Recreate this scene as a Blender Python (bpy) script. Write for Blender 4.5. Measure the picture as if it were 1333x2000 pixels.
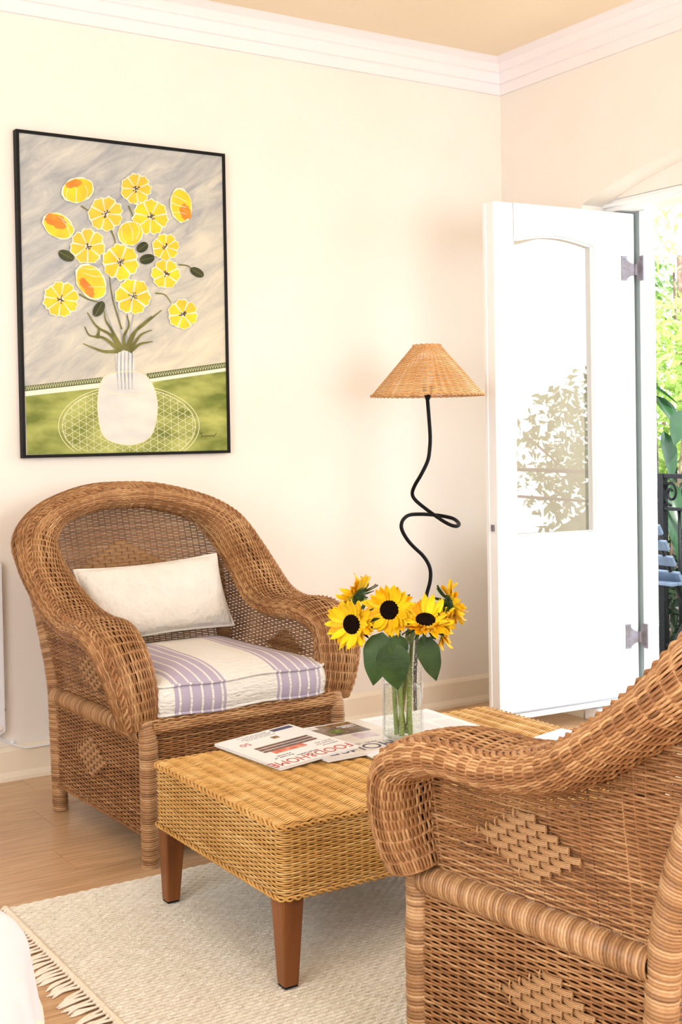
import bpy, bmesh, math, random
import numpy as np
from mathutils import Vector, Matrix

for o in list(bpy.data.objects):
    bpy.data.objects.remove(o, do_unlink=True)
scene = bpy.context.scene
COL = scene.collection
rng = np.random.default_rng(7)
random.seed(7)
PI = math.pi

# ------------------------------------------------------------------ camera
F_PX, SHIFT_PX = 2429.92, -100.35
YAW, PITCH, ROLL = .5690, .0221, -.0168
CAM = Vector((-3.4495, -4.0924, 1.14))
fw = Vector((math.sin(YAW)*math.cos(PITCH), math.cos(YAW)*math.cos(PITCH), -math.sin(PITCH)))
rt = Vector((math.cos(YAW), -math.sin(YAW), 0))
up = rt.cross(fw)
rt2 = rt*math.cos(ROLL) + up*math.sin(ROLL)
up2 = -rt*math.sin(ROLL) + up*math.cos(ROLL)
cd = bpy.data.cameras.new('camera')
cd.sensor_fit = 'VERTICAL'; cd.sensor_height = 36; cd.sensor_width = 24
cd.lens = F_PX/2000*36; cd.shift_y = SHIFT_PX/2000
cd.clip_start = .05; cd.clip_end = 200
cam = bpy.data.objects.new('camera', cd)
m = Matrix((rt2, up2, -fw)).transposed().to_4x4(); m.translation = CAM
cam.matrix_world = m
COL.objects.link(cam); scene.camera = cam

# ------------------------------------------------------------------ world, sun, window light, exposure
w = bpy.data.worlds.new('world'); scene.world = w; w.use_nodes = True
bg = w.node_tree.nodes['Background']
bg.inputs[0].default_value = (.88, .94, 1, 1); bg.inputs[1].default_value = 8.0
def lamp(name, kind, energy, color, loc, rot, size=None, size_y=None, angle=None):
    l = bpy.data.lights.new(name, kind); l.energy = energy; l.color = color
    if kind == 'AREA':
        l.shape = 'RECTANGLE'; l.size = size; l.size_y = size_y
    if angle: l.angle = angle
    o = bpy.data.objects.new(name, l); o.location = loc; o.rotation_euler = rot; COL.objects.link(o)
    return o
lamp('sun', 'SUN', 15, (1, .95, .86), (6, 2, 8), (math.radians(36), math.radians(-9), 0), angle=.01)
# daylight entering by the two large windows of the room that lie behind the camera
lamp('window_daylight', 'AREA', 34, (.95, .975, 1), (-4.66, -3.4, 1.55), (0, math.radians(-90), 0), 1.7, 2.6)
lamp('window_daylight', 'AREA', 44, (.95, .975, 1), (-1.6, -5.96, 1.5), (math.radians(90), 0, 0), 2.7, 1.9)
# sky portal in the door opening
po = lamp('door_sky_portal', 'AREA', 1, (1, 1, 1), (.27, -1.24, 1.05), (0, math.radians(90), 0), 2.1, 1.6)
po.data.cycles.is_portal = True
vs = scene.view_settings
vs.view_transform = 'Standard'; vs.look = 'None'; vs.gamma = 1; vs.use_curve_mapping = False
vs.exposure = -0.42
scene.cycles.use_denoising = True
scene.cycles.max_bounces = 8
scene.cycles.use_adaptive_sampling = True
scene.cycles.adaptive_threshold = .06
scene.cycles.transparent_max_bounces = 16
scene.cycles.sample_clamp_indirect = 6

# ------------------------------------------------------------------ helpers
def lin(r, g, b):
    f = lambda c: (c/255/12.92) if c/255 <= .04045 else ((c/255+.055)/1.055)**2.4
    return (f(r), f(g), f(b), 1)

def mat(name, col, rough=.6, spec=.5, metal=0, var=None, scale=20, stretch=(1, 1, 1), bump=0, bscale=None,
        coord='Object', detail=4, rnd=None, trans=0, ior=1.45, sheen=0):
    M = bpy.data.materials.new(name); M.use_nodes = True
    nt = M.node_tree; N = nt.nodes; L = nt.links; B = N['Principled BSDF']
    B.inputs['Base Color'].default_value = col
    B.inputs['Roughness'].default_value = rough
    B.inputs['Specular IOR Level'].default_value = spec
    B.inputs['Metallic'].default_value = metal
    B.inputs['Transmission Weight'].default_value = trans
    B.inputs['IOR'].default_value = ior
    if sheen: B.inputs['Sheen Weight'].default_value = sheen
    if var is not None or bump:
        tc = N.new('ShaderNodeTexCoord'); mp = N.new('ShaderNodeMapping')
        mp.inputs['Scale'].default_value = stretch
        L.new(tc.outputs[coord], mp.inputs[0])
        vec = mp.outputs[0]
        if rnd:
            oi = N.new('ShaderNodeObjectInfo'); ad = N.new('ShaderNodeVectorMath'); ad.operation = 'ADD'
            mu = N.new('ShaderNodeMath'); mu.operation = 'MULTIPLY'; mu.inputs[1].default_value = 37
            L.new(oi.outputs['Random'], mu.inputs[0]); L.new(vec, ad.inputs[0]); L.new(mu.outputs[0], ad.inputs[1])
            vec = ad.outputs[0]
        nz = N.new('ShaderNodeTexNoise'); nz.inputs['Scale'].default_value = scale; nz.inputs['Detail'].default_value = detail
        L.new(vec, nz.inputs['Vector'])
        if var is not None:
            rp = N.new('ShaderNodeValToRGB'); e = rp.color_ramp.elements
            e[0].position = .3; e[1].position = .7; e[0].color = col; e[1].color = var
            L.new(nz.outputs['Fac'], rp.inputs[0])
            out = rp.outputs[0]
            if rnd:
                hs = N.new('ShaderNodeHueSaturation'); mr = N.new('ShaderNodeMapRange')
                mr.inputs['To Min'].default_value = 1-rnd; mr.inputs['To Max'].default_value = 1+rnd
                L.new(oi.outputs['Random'], mr.inputs['Value']); L.new(mr.outputs[0], hs.inputs['Value'])
                L.new(out, hs.inputs['Color']); out = hs.outputs[0]
            L.new(out, B.inputs['Base Color'])
        if bump:
            bn = N.new('ShaderNodeBump'); bn.inputs['Strength'].default_value = bump; bn.inputs['Distance'].default_value = .01
            if bscale:
                nb = N.new('ShaderNodeTexNoise'); nb.inputs['Scale'].default_value = bscale; nb.inputs['Detail'].default_value = 3
                L.new(vec, nb.inputs['Vector']); L.new(nb.outputs['Fac'], bn.inputs['Height'])
            else:
                L.new(nz.outputs['Fac'], bn.inputs['Height'])
            L.new(bn.outputs[0], B.inputs['Normal'])
    return M

def wicker_mat(name, dark, mid, light, rough=.5):
    M = bpy.data.materials.new(name); M.use_nodes = True
    nt = M.node_tree; N = nt.nodes; L = nt.links; B = N['Principled BSDF']
    at = N.new('ShaderNodeAttribute'); at.attribute_name = 'tone'
    tc = N.new('ShaderNodeTexCoord')
    nz = N.new('ShaderNodeTexNoise'); nz.inputs['Scale'].default_value = 9; nz.inputs['Detail'].default_value = 5
    L.new(tc.outputs['Object'], nz.inputs['Vector'])
    n2 = N.new('ShaderNodeTexNoise'); n2.inputs['Scale'].default_value = 160; n2.inputs['Detail'].default_value = 2
    L.new(tc.outputs['Object'], n2.inputs['Vector'])
    a = N.new('ShaderNodeMath'); a.operation = 'MULTIPLY_ADD'; a.inputs[1].default_value = .5; 
    L.new(nz.outputs['Fac'], a.inputs[0])
    b = N.new('ShaderNodeMath'); b.operation = 'MULTIPLY_ADD'; b.inputs[1].default_value = .25; b.inputs[2].default_value = -.37
    L.new(n2.outputs['Fac'], b.inputs[0]); L.new(b.outputs[0], a.inputs[2])
    c = N.new('ShaderNodeMath'); c.operation = 'ADD'
    L.new(a.outputs[0], c.inputs[0]); L.new(at.outputs['Fac'], c.inputs[1])
    rp = N.new('ShaderNodeValToRGB'); e = rp.color_ramp.elements
    e[0].position = .05; e[0].color = dark; e[1].position = .95; e[1].color = light
    k = e.new(.5); k.color = mid
    L.new(c.outputs[0], rp.inputs[0]); L.new(rp.outputs[0], B.inputs['Base Color'])
    B.inputs['Roughness'].default_value = rough; B.inputs['Specular IOR Level'].default_value = .35
    return M

def mesh_np(name, V, Q, mats, smooth=True, tone=None, mi=None):
    V = np.asarray(V, np.float32).reshape(-1, 3)
    me = bpy.data.meshes.new(name)
    if isinstance(Q, np.ndarray):
        n = Q.shape[1]
        me.vertices.add(len(V)); me.vertices.foreach_set('co', V.ravel())
        me.loops.add(Q.size); me.loops.foreach_set('vertex_index', Q.astype(np.int32).ravel())
        me.polygons.add(len(Q)); me.polygons.foreach_set('loop_start', np.arange(0, Q.size, n, dtype=np.int32))
        me.update(calc_edges=True)
    else:
        me.from_pydata([tuple(map(float, v)) for v in V], [], [tuple(int(i) for i in q) for q in Q])
        me.update()
    if smooth:
        me.polygons.foreach_set('use_smooth', np.ones(len(me.polygons), bool))
    for x in (mats if isinstance(mats, (list, tuple)) else [mats]):
        me.materials.append(x)
    if mi is not None:
        me.polygons.foreach_set('material_index', np.asarray(mi, np.int32))
    if tone is not None:
        at = me.attributes.new('tone', 'FLOAT', 'POINT'); at.data.foreach_set('value', np.asarray(tone, np.float32).ravel())
    me.validate(); me.update()
    return me

def put(name, me, parent=None, loc=(0, 0, 0), rot=(0, 0, 0), **props):
    o = bpy.data.objects.new(name, me)
    o.location = loc; o.rotation_euler = rot
    if parent is not None: o.parent = parent
    for k, v in props.items(): o[k] = v
    COL.objects.link(o)
    return o

def empty(name, loc, rz=0, **props):
    o = put(name, None, None, loc, (0, 0, rz), **props); o.empty_display_size = .1
    return o

def copy_tree(o, parent=None, **props):
    c = o.copy(); COL.objects.link(c); c.parent = parent
    for k, v in props.items(): c[k] = v
    for ch in list(o.children): copy_tree(ch, c)
    return c

class MB:
    """collects shapes for ONE mesh"""
    def __init__(s): s.V = []; s.F = []; s.M = []; s.n = 0
    def add(s, V, F, m=0):
        V = np.asarray(V, float).reshape(-1, 3)
        s.V.append(V); s.F += [tuple(int(i)+s.n for i in f) for f in F]; s.M += [m]*len(F); s.n += len(V)
        return s
    def box(s, a, b, m=0):
        x0, y0, z0 = a; x1, y1, z1 = b
        V = [(x0,y0,z0),(x1,y0,z0),(x1,y1,z0),(x0,y1,z0),(x0,y0,z1),(x1,y0,z1),(x1,y1,z1),(x0,y1,z1)]
        return s.add(V, [(3,2,1,0),(4,5,6,7),(0,1,5,4),(1,2,6,5),(2,3,7,6),(3,0,4,7)], m)
    def tube(s, pts, r, sides=10, m=0, caps=True, closed=False):
        pts = np.asarray(pts, float); n = len(pts); r = np.broadcast_to(np.asarray(r, float), (n,))
        T = (np.roll(pts, -1, 0)-np.roll(pts, 1, 0)) if closed else np.gradient(pts, axis=0)
        T /= np.linalg.norm(T, axis=1)[:, None]+1e-12
        ref = np.array([0, 0, 1.]) if abs(T[0][2]) < .9 else np.array([1., 0, 0])
        N = np.zeros_like(pts); v = ref-T[0]*(ref@T[0]); N[0] = v/np.linalg.norm(v)
        for i in range(1, n):
            v = N[i-1]-T[i]*(N[i-1]@T[i]); N[i] = v/(np.linalg.norm(v)+1e-12)
        B = np.cross(T, N); a = np.arange(sides)*2*PI/sides
        V = pts[:, None]+r[:, None, None]*(np.cos(a)[None, :, None]*N[:, None]+np.sin(a)[None, :, None]*B[:, None])
        F = []
        for i in range(n if closed else n-1):
            i2 = (i+1) % n
            for j in range(sides):
                k = (j+1) % sides
                F.append((i*sides+j, i*sides+k, i2*sides+k, i2*sides+j))
        if caps and not closed:
            F.append(tuple(range(sides))[::-1]); F.append(tuple((n-1)*sides+j for j in range(sides)))
        return s.add(V.reshape(-1, 3), F, m)
    def lathe(s, prof, c=(0, 0, 0), seg=32, m=0):
        a = np.arange(seg)*2*PI/seg
        V = [(c[0]+r*math.cos(t), c[1]+r*math.sin(t), c[2]+z) for r, z in prof for t in a]
        F = []
        for i in range(len(prof)-1):
            for j in range(seg):
                k = (j+1) % seg
                F.append((i*seg+j, i*seg+k, (i+1)*seg+k, (i+1)*seg+j))
        return s.add(V, F, m)
    def build(s, name, mats, parent=None, loc=(0, 0, 0), rot=(0, 0, 0), smooth=False, bevel=0, sub=0, **props):
        me = mesh_np(name, np.concatenate(s.V), s.F, mats, smooth, mi=s.M)
        o = put(name, me, parent, loc, rot, **props)
        if bevel:
            b = o.modifiers.new('bevel', 'BEVEL'); b.width = bevel; b.segments = 2; b.limit_method = 'ANGLE'
        if sub:
            b = o.modifiers.new('sub', 'SUBSURF'); b.levels = b.render_levels = sub
        return o

def spline(P, n, closed=False):
    """Catmull-Rom through rows of P, resampled to n points of equal arc length (by the first three columns)"""
    P = np.asarray(P, float)
    Q = np.concatenate([[2*P[0]-P[1]], P, [2*P[-1]-P[-2]]])
    out = []
    for i in range(1, len(Q)-2):
        p0, p1, p2, p3 = Q[i-1:i+3]
        for t in np.linspace(0, 1, 24, endpoint=False):
            out.append(.5*(2*p1+(p2-p0)*t+(2*p0-5*p1+4*p2-p3)*t*t+(3*p1-p0-3*p2+p3)*t**3))
    out.append(P[-1]); out = np.array(out)
    d = np.r_[0, np.cumsum(np.linalg.norm(np.diff(out[:, :3], axis=0), axis=1))]
    s = np.linspace(0, d[-1], n)
    return np.stack([np.interp(s, d, out[:, k]) for k in range(out.shape[1])], 1)

def nrm(a): return a/(np.linalg.norm(a, axis=-1, keepdims=True)+1e-12)

def strands(P, NRM, rw, rh, sides=5):
    """P (rows, samples, 3) centre lines, NRM surface normals -> verts, quads of one tube per row"""
    R, M, _ = P.shape
    T = nrm(np.gradient(P, axis=1)); B = nrm(np.cross(T, NRM)); Nn = np.cross(B, T)
    a = np.arange(sides)*2*PI/sides
    V = P[:, :, None]+rh*np.cos(a)[None, None, :, None]*Nn[:, :, None]+rw*np.sin(a)[None, None, :, None]*B[:, :, None]
    i = np.arange(R)[:, None, None]*M*sides; j = np.arange(M-1)[None, :, None]*sides; k = np.arange(sides)[None, None, :]
    k2 = (k+1) % sides
    Q = np.stack([i+j+k, i+j+k2, i+j+sides+k2, i+j+sides+k], -1).reshape(-1, 4)
    return V.reshape(-1, 3), Q

def tones(R, M, sides, lo=.25, hi=.75, seed=0):
    g = np.random.default_rng(seed)
    base = g.uniform(lo, hi, R)[:, None]
    k = max(2, M//14); t = g.normal(0, .06, (R, k+1))
    x = np.linspace(0, k, M); w = np.stack([np.interp(x, np.arange(k+1), r) for r in t])
    return np.repeat((base+w)[:, :, None], sides, 2).ravel()

class Weave:
    def __init__(s): s.V = []; s.Q = []; s.T = []; s.n = 0
    def add(s, V, Q, T):
        s.V.append(V); s.Q.append(Q+s.n); s.T.append(T); s.n += len(V)
    def rows(s, P, N, phase, amp, rw, rh, sides=5, lo=.3, hi=.72, seed=0, alt=1):
        """woven strands: out of the surface by a sine of the stake phase, every alt rows the other way"""
        R, M, _ = P.shape
        sg = np.where((np.arange(R)//alt) % 2 == 0, 1, -1)[:, None]
        g = np.random.default_rng(seed+5)
        off = amp*np.sin(phase)*sg*g.uniform(.8, 1.15, (R, 1))
        V, Q = strands(P+N*off[..., None], N, rw, rh, sides)
        s.add(V, Q, tones(R, M, sides, lo, hi, seed))
    def stakes(s, P, N, r, sides=5, lo=.2, hi=.5, seed=1):
        V, Q = strands(P, N, r, r, sides); s.add(V, Q, tones(P.shape[0], P.shape[1], sides, lo, hi, seed))
    def mesh(s, name, m):
        return mesh_np(name, np.concatenate(s.V), np.concatenate(s.Q), m, True, np.concatenate(s.T))

def wrapped(name, pts, r, m, parent, pitch=.006, sides=14, seed=0, squash=None, lo=.3, hi=.75):
    """a rod bound with cane: one ring of cane next to the other"""
    pts = np.asarray(pts, float)
    L = np.linalg.norm(np.diff(pts, axis=0), axis=1).sum(); n = max(6, int(L/pitch))
    r = np.asarray(r, float)*np.ones(len(pts))
    q = spline(np.c_[pts, r], n*3+1); c = q[:, :3]; rr = q[:, 3].copy()
    g = np.random.default_rng(seed); idx = np.arange(n*3+1)
    per = g.uniform(-.0009, .0009, n+1)[idx//3]
    rr = rr+np.where(idx % 3 == 0, -.0014, .0006)+np.where(idx % 3 == 0, 0, per)
    T = nrm(np.gradient(c, axis=0)); ref = np.array([1., 0, 0]) if abs(T[0][0]) < .8 else np.array([0, 0, 1.])
    N = nrm(ref[None]-T*(T@ref)[:, None]); B = np.cross(T, N); a = np.arange(sides)*2*PI/sides
    V = c[:, None]+rr[:, None, None]*(np.cos(a)[None, :, None]*N[:, None]+np.sin(a)[None, :, None]*B[:, None])
    # cane runs round a little askew
    V = V+T[:, None]*(np.sin(a+seed)[None, :, None]*pitch*.35)
    M = len(c); j = np.arange(M-1)[:, None]*sides; k = np.arange(sides)[None]; k2 = (k+1) % sides
    Q = np.stack([j+k, j+k2, j+sides+k2, j+sides+k], -1).reshape(-1, 4)
    V = V.reshape(-1, 3); n0 = len(V)
    V = np.r_[V, c[:1], c[-1:]]
    t = g.uniform(lo, hi, n+1)[idx//3]; t = np.where(idx % 3 == 0, t-.2, t)
    t = np.r_[np.repeat(t, sides), .3, .3]
    me = mesh_np(name, V, Q, m, True, t)
    o = put(name, me, parent)
    return o

# ------------------------------------------------------------------ materials
M_wall = mat('cream_wall_paint', lin(241, 232, 221), .85, .2, var=lin(243, 235, 225), scale=3, bump=.06, bscale=260)
M_ceil = mat('tan_ceiling_paint', lin(243, 226, 199), .9, .1, var=lin(245, 229, 204), scale=2)
M_trim = mat('white_trim_paint', lin(243, 236, 236), .5, .4)
M_base = mat('cream_skirting_paint', lin(240, 226, 204), .45, .4)
M_door = mat('white_door_paint', lin(248, 248, 248), .4, .4)
M_bluegrey = mat('rebate_shade_blue_grey', lin(196, 212, 214), .6, .3)  # blue-grey stands for the shade in the door frame rebate
M_black = mat('black_lacquer', lin(16, 15, 15), .6, .25)
M_iron = mat('black_wrought_iron', lin(9, 9, 12), .55, .2, bump=.2, bscale=60)
M_steel = mat('dull_steel', lin(142, 138, 150), .55, .5, metal=.4, var=lin(120, 112, 112), scale=30)
M_plank = mat('oak_laminate', lin(180, 140, 101), .28, .5, var=lin(214, 178, 138), scale=6, stretch=(1.2, 16, 1), coord='Object', detail=7, rnd=.08, bump=.02)
M_screed = mat('floor_joint', lin(120, 84, 54), .8, .2)
M_wick = wicker_mat('brown_wicker', lin(66, 36, 17), lin(150, 102, 60), lin(216, 174, 124))
M_cane = wicker_mat('binding_cane', lin(96, 62, 36), lin(166, 122, 80), lin(214, 178, 134), .42)
M_gold = wicker_mat('golden_wicker', lin(128, 84, 34), lin(196, 148, 80), lin(238, 204, 142), .42)
M_shade = wicker_mat('lamp_wicker', lin(150, 98, 50), lin(222, 168, 108), lin(246, 208, 158), .55)
M_leg = mat('stained_wood_leg', lin(104, 58, 26), .4, .4, var=lin(146, 88, 44), scale=14, stretch=(1, 1, .12), detail=6)
M_rug = mat('cream_wool_weave', lin(222, 212, 194), .95, .1, var=lin(240, 233, 219), scale=55, detail=5, bump=.6, bscale=240)
M_hem = mat('cream_cotton_hem', lin(236, 226, 208), .95, .1, var=lin(228, 215, 195), scale=90, bump=.4, bscale=300)
M_tassel = mat('ecru_tassel_cotton', lin(226, 210, 192), .95, .1, var=lin(240, 230, 216), scale=120)
M_bed = mat('white_bed_linen', lin(214, 214, 219), .85, .15, bump=.12, bscale=22)
M_valance = mat('cream_valance_cotton', lin(236, 224, 208), .85, .2)
M_pillow = mat('ivory_quilted_cotton', lin(214, 206, 195), .85, .2, var=lin(222, 215, 205), scale=14, bump=1.0, bscale=34, sheen=.2)
M_pipe = mat('stone_piping', lin(214, 206, 196), .8, .2)
M_heater = mat('white_heater_enamel', lin(240, 240, 246), .4, .4)
M_cap = mat('pinkish_plastic_cap', lin(238, 224, 222), .5, .4)
M_cable = mat('white_cable', lin(240, 240, 242), .45, .4)
M_paper = mat('white_paper', lin(240, 238, 238), .5, .35)
M_pages = mat('page_edges', lin(205, 203, 206), .7, .2, var=lin(235, 233, 232), scale=8, stretch=(1, 1, 90))
M_petal = mat('yellow_petal', lin(252, 196, 8), .55, .3, var=lin(250, 214, 22), scale=30, rnd=.08, sheen=.1)
M_petal2 = mat('amber_petal', lin(240, 160, 8), .55, .3, var=lin(252, 200, 16), scale=30, rnd=.08)
M_disc = mat('sunflower_disc', lin(38, 22, 14), .9, .1, var=lin(18, 9, 8), scale=260, bump=1, bscale=400)
M_leaf = mat('sunflower_leaf', lin(34, 56, 20), .5, .35, var=lin(58, 84, 34), scale=18, rnd=.12, bump=.2, bscale=70)
M_stem = mat('flower_stem', lin(116, 140, 62), .5, .3, var=lin(140, 158, 84), scale=20)

# ------------------------------------------------------------------ the room
H = 2.69
X0, Y0 = -4.7, -6.0
floor = MB().box((X0-.1, Y0-.1, -.06), (.26, .1, -.012)).build('floor', M_screed, kind='structure', label='oak laminate plank floor')
PW, PL = .192, 1.28
pm = MB().box((.0006, .0006, -.012), (PL-.0006, PW-.0006, 0))
plank_me = mesh_np('plank', np.concatenate(pm.V), pm.F, M_plank, False)
ny = int(math.ceil(-Y0/PW))
for j in range(ny):
    off = (j*.47) % 1
    for i in range(-1, 5):
        xs = X0+(i+off)*PL; xe = xs+PL
        a, b = max(xs, X0), min(xe, .0)
        if b-a < .02: continue
        o = put('plank', plank_me, floor, (a, -(j+1)*PW, 0))
        o.scale = ((b-a)/PL, 1, 1)
MB().box((X0-.1, Y0-.1, H), (.26, .1, H+.08)).build('ceiling', M_ceil, kind='structure')
MB().box((X0-.1, 0, -.06), (.26, .1, H)).build('wall_back', M_wall, kind='structure')

# right wall with the arched opening of the french door
YL, YC = -.483, -1.24
HW = YC and (YL-YC)
def arch(y): return 2.152-.133*((y-YC)/HW)**2
WT = .26
mb = MB()
mb.box((0, YL, -.06), (WT, 0, H)); mb.box((0, Y0, -.06), (WT, YC-HW, H))
mb.box((0, YC-HW, -.06), (WT, YL, 0))
ys = np.linspace(YC-HW, YL, 41); n = len(ys)
V = [(x, y, z) for x in (0, WT) for y in ys for z in (arch(y), H)]
F = []
for i in range(n-1):
    a = 2*i; b = 2*(n+i)
    F += [(a, a+1, a+3, a+2), (b, b+2, b+3, b+1), (a, a+2, b+2, b), (a+1, b+1, b+3, a+3)]
mb.add(V, F)
mb.build('wall_right', M_wall, kind='structure')

# side walls behind the camera with their windows
WY0, WY1, WZ0, WZ1 = -4.75, -2.05, .7, 2.4
MB().box((X0-.1, Y0, -.06), (X0, WY0, H)).box((X0-.1, WY1, -.06), (X0, 0, H)).box((X0-.1, WY0, -.06), (X0, WY1, WZ0)).box((X0-.1, WY0, WZ1), (X0, WY1, H)).build('wall_left', M_wall, kind='structure')
FX0, FX1, FZ0, FZ1 = -3.0, -.2, .5, 2.45
MB().box((X0-.1, Y0-.1, -.06), (FX0, Y0, H)).box((FX1, Y0-.1, -.06), (WT, Y0, H)).box((FX0, Y0-.1, -.06), (FX1, Y0, FZ0)).box((FX0, Y0-.1, FZ1), (FX1, Y0, H)).build('wall_front', M_wall, kind='structure')
def window(name, a, b, axis):
    fr = MB()
    (u0, z0), (u1, z1) = a, b; t = .05
    def bar(p, q):
        if axis == 'y': fr.box((X0-.09, p[0], p[1]), (X0-.05, q[0], q[1]))
        else: fr.box((p[0], Y0-.09, p[1]), (q[0], Y0-.05, q[1]))
    bar((u0, z0), (u0+t, z1)); bar((u1-t, z0), (u1, z1)); bar((u0+t, z0), (u1-t, z0+t)); bar((u0+t, z1-t), (u1-t, z1))
    um = (u0+u1)/2; bar((um-.025, z0+t), (um+.025, z1-t))
    return fr.build(name, M_trim, kind='structure')
window('window_1', (WY0, WZ0), (WY1, WZ1), 'y')
window('window_2', (FX0, FZ0), (FX1, FZ1), 'x')

# cornice: profile (distance from wall, height)
prof = [(.0, 2.555), (.012, 2.555), (.014, 2.597), (.022, 2.600), (.026, 2.640), (.034, 2.645), (.034, 2.650), (.05, 2.672), (.075, 2.686), (.085, 2.69), (.0, 2.69)]
def cornice(name, along):
    V = []; k = len(prof)
    for end in (0, 1):
        for d, z in prof:
            if along == 'x': V.append((-d if end else X0, -d, z))
            else: V.append((-d, -d if end else Y0, z))
    F = [(i, i+1, k+i+1, k+i) for i in range(k-1)]
    MB().add(V, F).build(name, M_trim, kind='structure')
cornice('trim_1', 'x'); cornice('trim_2', 'y')
bp = [(.0, 0), (.024, 0), (.024, .012), (.02, .022), (.0165, .03), (.0165, .098), (.013, .105), (.006, .112), (0, .114)]
def skirting(name, along, lo, hi):
    V = []; k = len(bp)
    for e in (lo, hi):
        for d, z in bp:
            V.append((e, -d, z) if along == 'x' else (-d, e, z))
    F = [(i, i+1, k+i+1, k+i) for i in range(k-1)]+[tuple(range(k)), tuple(range(k, 2*k))]
    MB().add(V, F).build(name, M_base, kind='structure')
skirting('baseboard_back', 'x', X0, 0); skirting('baseboard_right', 'y', YL-.0, -.024); skirting('baseboard_front', 'y', Y0, YC-HW)

# ------------------------------------------------------------------ french door: frame, tympanum, open leaf
JX0, JX1 = .12, .24
YJ = -.62; ZH = 1.995
tm = MB()
V = []; ys2 = np.linspace(YC-HW, YL, 31)
for x in (.115, .235):
    for y in ys2:
        V += [(x, y, ZH+.045), (x, y, arch(y))]
k = 2*len(ys2); F = []
for i in range(len(ys2)-1):
    a = 2*i
    F += [(a, a+1, a+3, a+2), (k+a, k+a+2, k+a+3, k+a+1), (a, a+2, k+a+2, k+a)]
tm.add(V, F).build('trim_3', M_wall, kind='structure', label='cream plastered arch infill above the french door')
fr = empty('door_1', (0, 0, 0), kind='structure')
MB().box((JX0, YC-HW, ZH), (JX1, YL, ZH+.045)).box((JX0-.012, YC-HW, ZH+.016), (JX0, YL, ZH+.032)).build('frame_head', M_door, fr, bevel=.004)
MB().box((JX1, -.592, .05), (JX1+.02, YL, ZH)).box((JX1-.04, -.618, .05), (JX1+.02, -.592, ZH)).build('jamb', M_door, fr, bevel=.003)
MB().box((JX1-.022, -.592, .05), (JX1, YL, ZH)).build('jamb_rebate', M_bluegrey, fr)
MB().box((JX0, YC-HW, .05), (JX1, YC-HW+.13, ZH)).build('jamb', M_door, fr, bevel=.003)
MB().box((-.03, YC-HW, 0), (JX1+.02, YL-.012, .048)).build('door_sill', M_door, fr, bevel=.004)

A = Vector((-.4886, -.531, 0)); Hh = Vector((.192, -.5737, 0)); dv = (Hh-A).normalized(); LW = (Hh-A).length
leaf = empty('french_door_leaf', A, math.atan2(dv.y, dv.x), label='white glazed french door leaf standing open with arched glass pane', category='door')
# local: x along the leaf from latch edge to hinges, y = thickness (0 = face to camera), z up
T = .05; B0, B1 = .062, 1.985
px0, px1, pz0, pz1, pzt = .092, .475, .742, 1.842, 1.868
def pane_top(x):
    t = (x-px0)/(px1-px0); return 1.849+.027*math.sin(PI*min(max(t*.98, 0), 1))-.004*t
MB().box((0, 0, B0), (px0, T, B1)).build('latch_stile', M_door, leaf, bevel=.003)
MB().box((px1, 0, B0), (LW, T, B1)).build('hinge_stile', M_door, leaf, bevel=.003)
MB().box((px0, 0, B0+.02), (px1, T, pz0)).build('bottom_panel', M_door, leaf)
V = []; F = []; xs = np.linspace(px0, px1, 25)
for y in (0, T):
    for x in xs: V += [(x, y, pane_top(x)), (x, y, B1)]
k = 2*len(xs)
for i in range(len(xs)-1):
    a = 2*i; F += [(a, a+2, a+3, a+1), (k+a, k+a+1, k+a+3, k+a+2), (a, k+a, k+a+2, a+2), (a+1, a+3, k+a+3, k+a+1)]
MB().add(V, F).build('top_rail', M_door, leaf)
MB().box((-.002, -.012, B0-.002), (LW, .0, B0+.02)).build('weather_bar', M_door, leaf, bevel=.002)
MB().box((.02, -.014, B0+.0195), (LW, .0, B0+.0235)).build('weather_seal', mat('grey_seal', lin(150, 152, 160), .5), leaf)
MB().box((-.006, .018, .765), (0, .034, .79)).build('latch', M_steel, leaf, bevel=.001)
MB().box((-.004, T-.004, B0), (.012, T+.014, B1)).build('astragal', M_door, leaf, bevel=.002)
def schlick(nt, f0):
    lw = nt.nodes.new('ShaderNodeLayerWeight'); lw.inputs['Blend'].default_value = .5
    p = nt.nodes.new('ShaderNodeMath'); p.operation = 'POWER'; p.inputs[1].default_value = 5; nt.links.new(lw.outputs['Facing'], p.inputs[0])
    a = nt.nodes.new('ShaderNodeMath'); a.operation = 'MULTIPLY_ADD'; a.inputs[1].default_value = .9-f0; a.inputs[2].default_value = f0; nt.links.new(p.outputs[0], a.inputs[0])
    a.label = lw.name
    return a
gm = bpy.data.materials.new('window_glass'); gm.use_nodes = True
nt = gm.node_tree; nt.nodes.clear()
out = nt.nodes.new('ShaderNodeOutputMaterial'); mx = nt.nodes.new('ShaderNodeMixShader')
tr = nt.nodes.new('ShaderNodeBsdfTransparent'); gl = nt.nodes.new('ShaderNodeBsdfGlossy'); fn = schlick(nt, .17)
gl.inputs['Roughness'].default_value = .0
tr.inputs[0].default_value = (.93, .95, .95, 1)
nt.links.new(fn.outputs[0], mx.inputs[0]); nt.links.new(tr.outputs[0], mx.inputs[1]); nt.links.new(gl.outputs[0], mx.inputs[2]); nt.links.new(mx.outputs[0], out.inputs[0])
V = [(x, T*.5, z) for x in xs for z in (pz0, pane_top(x))]
MB().add(V, [(2*i, 2*i+2, 2*i+3, 2*i+1) for i in range(len(xs)-1)]).build('glass_pane', gm, leaf)
bd = MB()
loop = [(px0+.004, .012, pz0+.004)]+[(x, .012, pane_top(x)-.004) for x in np.linspace(px0+.004, px1-.004, 20)]+[(px1-.004, .012, pz0+.004)]
bd.tube(loop+[loop[0]], .0045, 6).build('glazing_bead', M_door, leaf)
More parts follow.
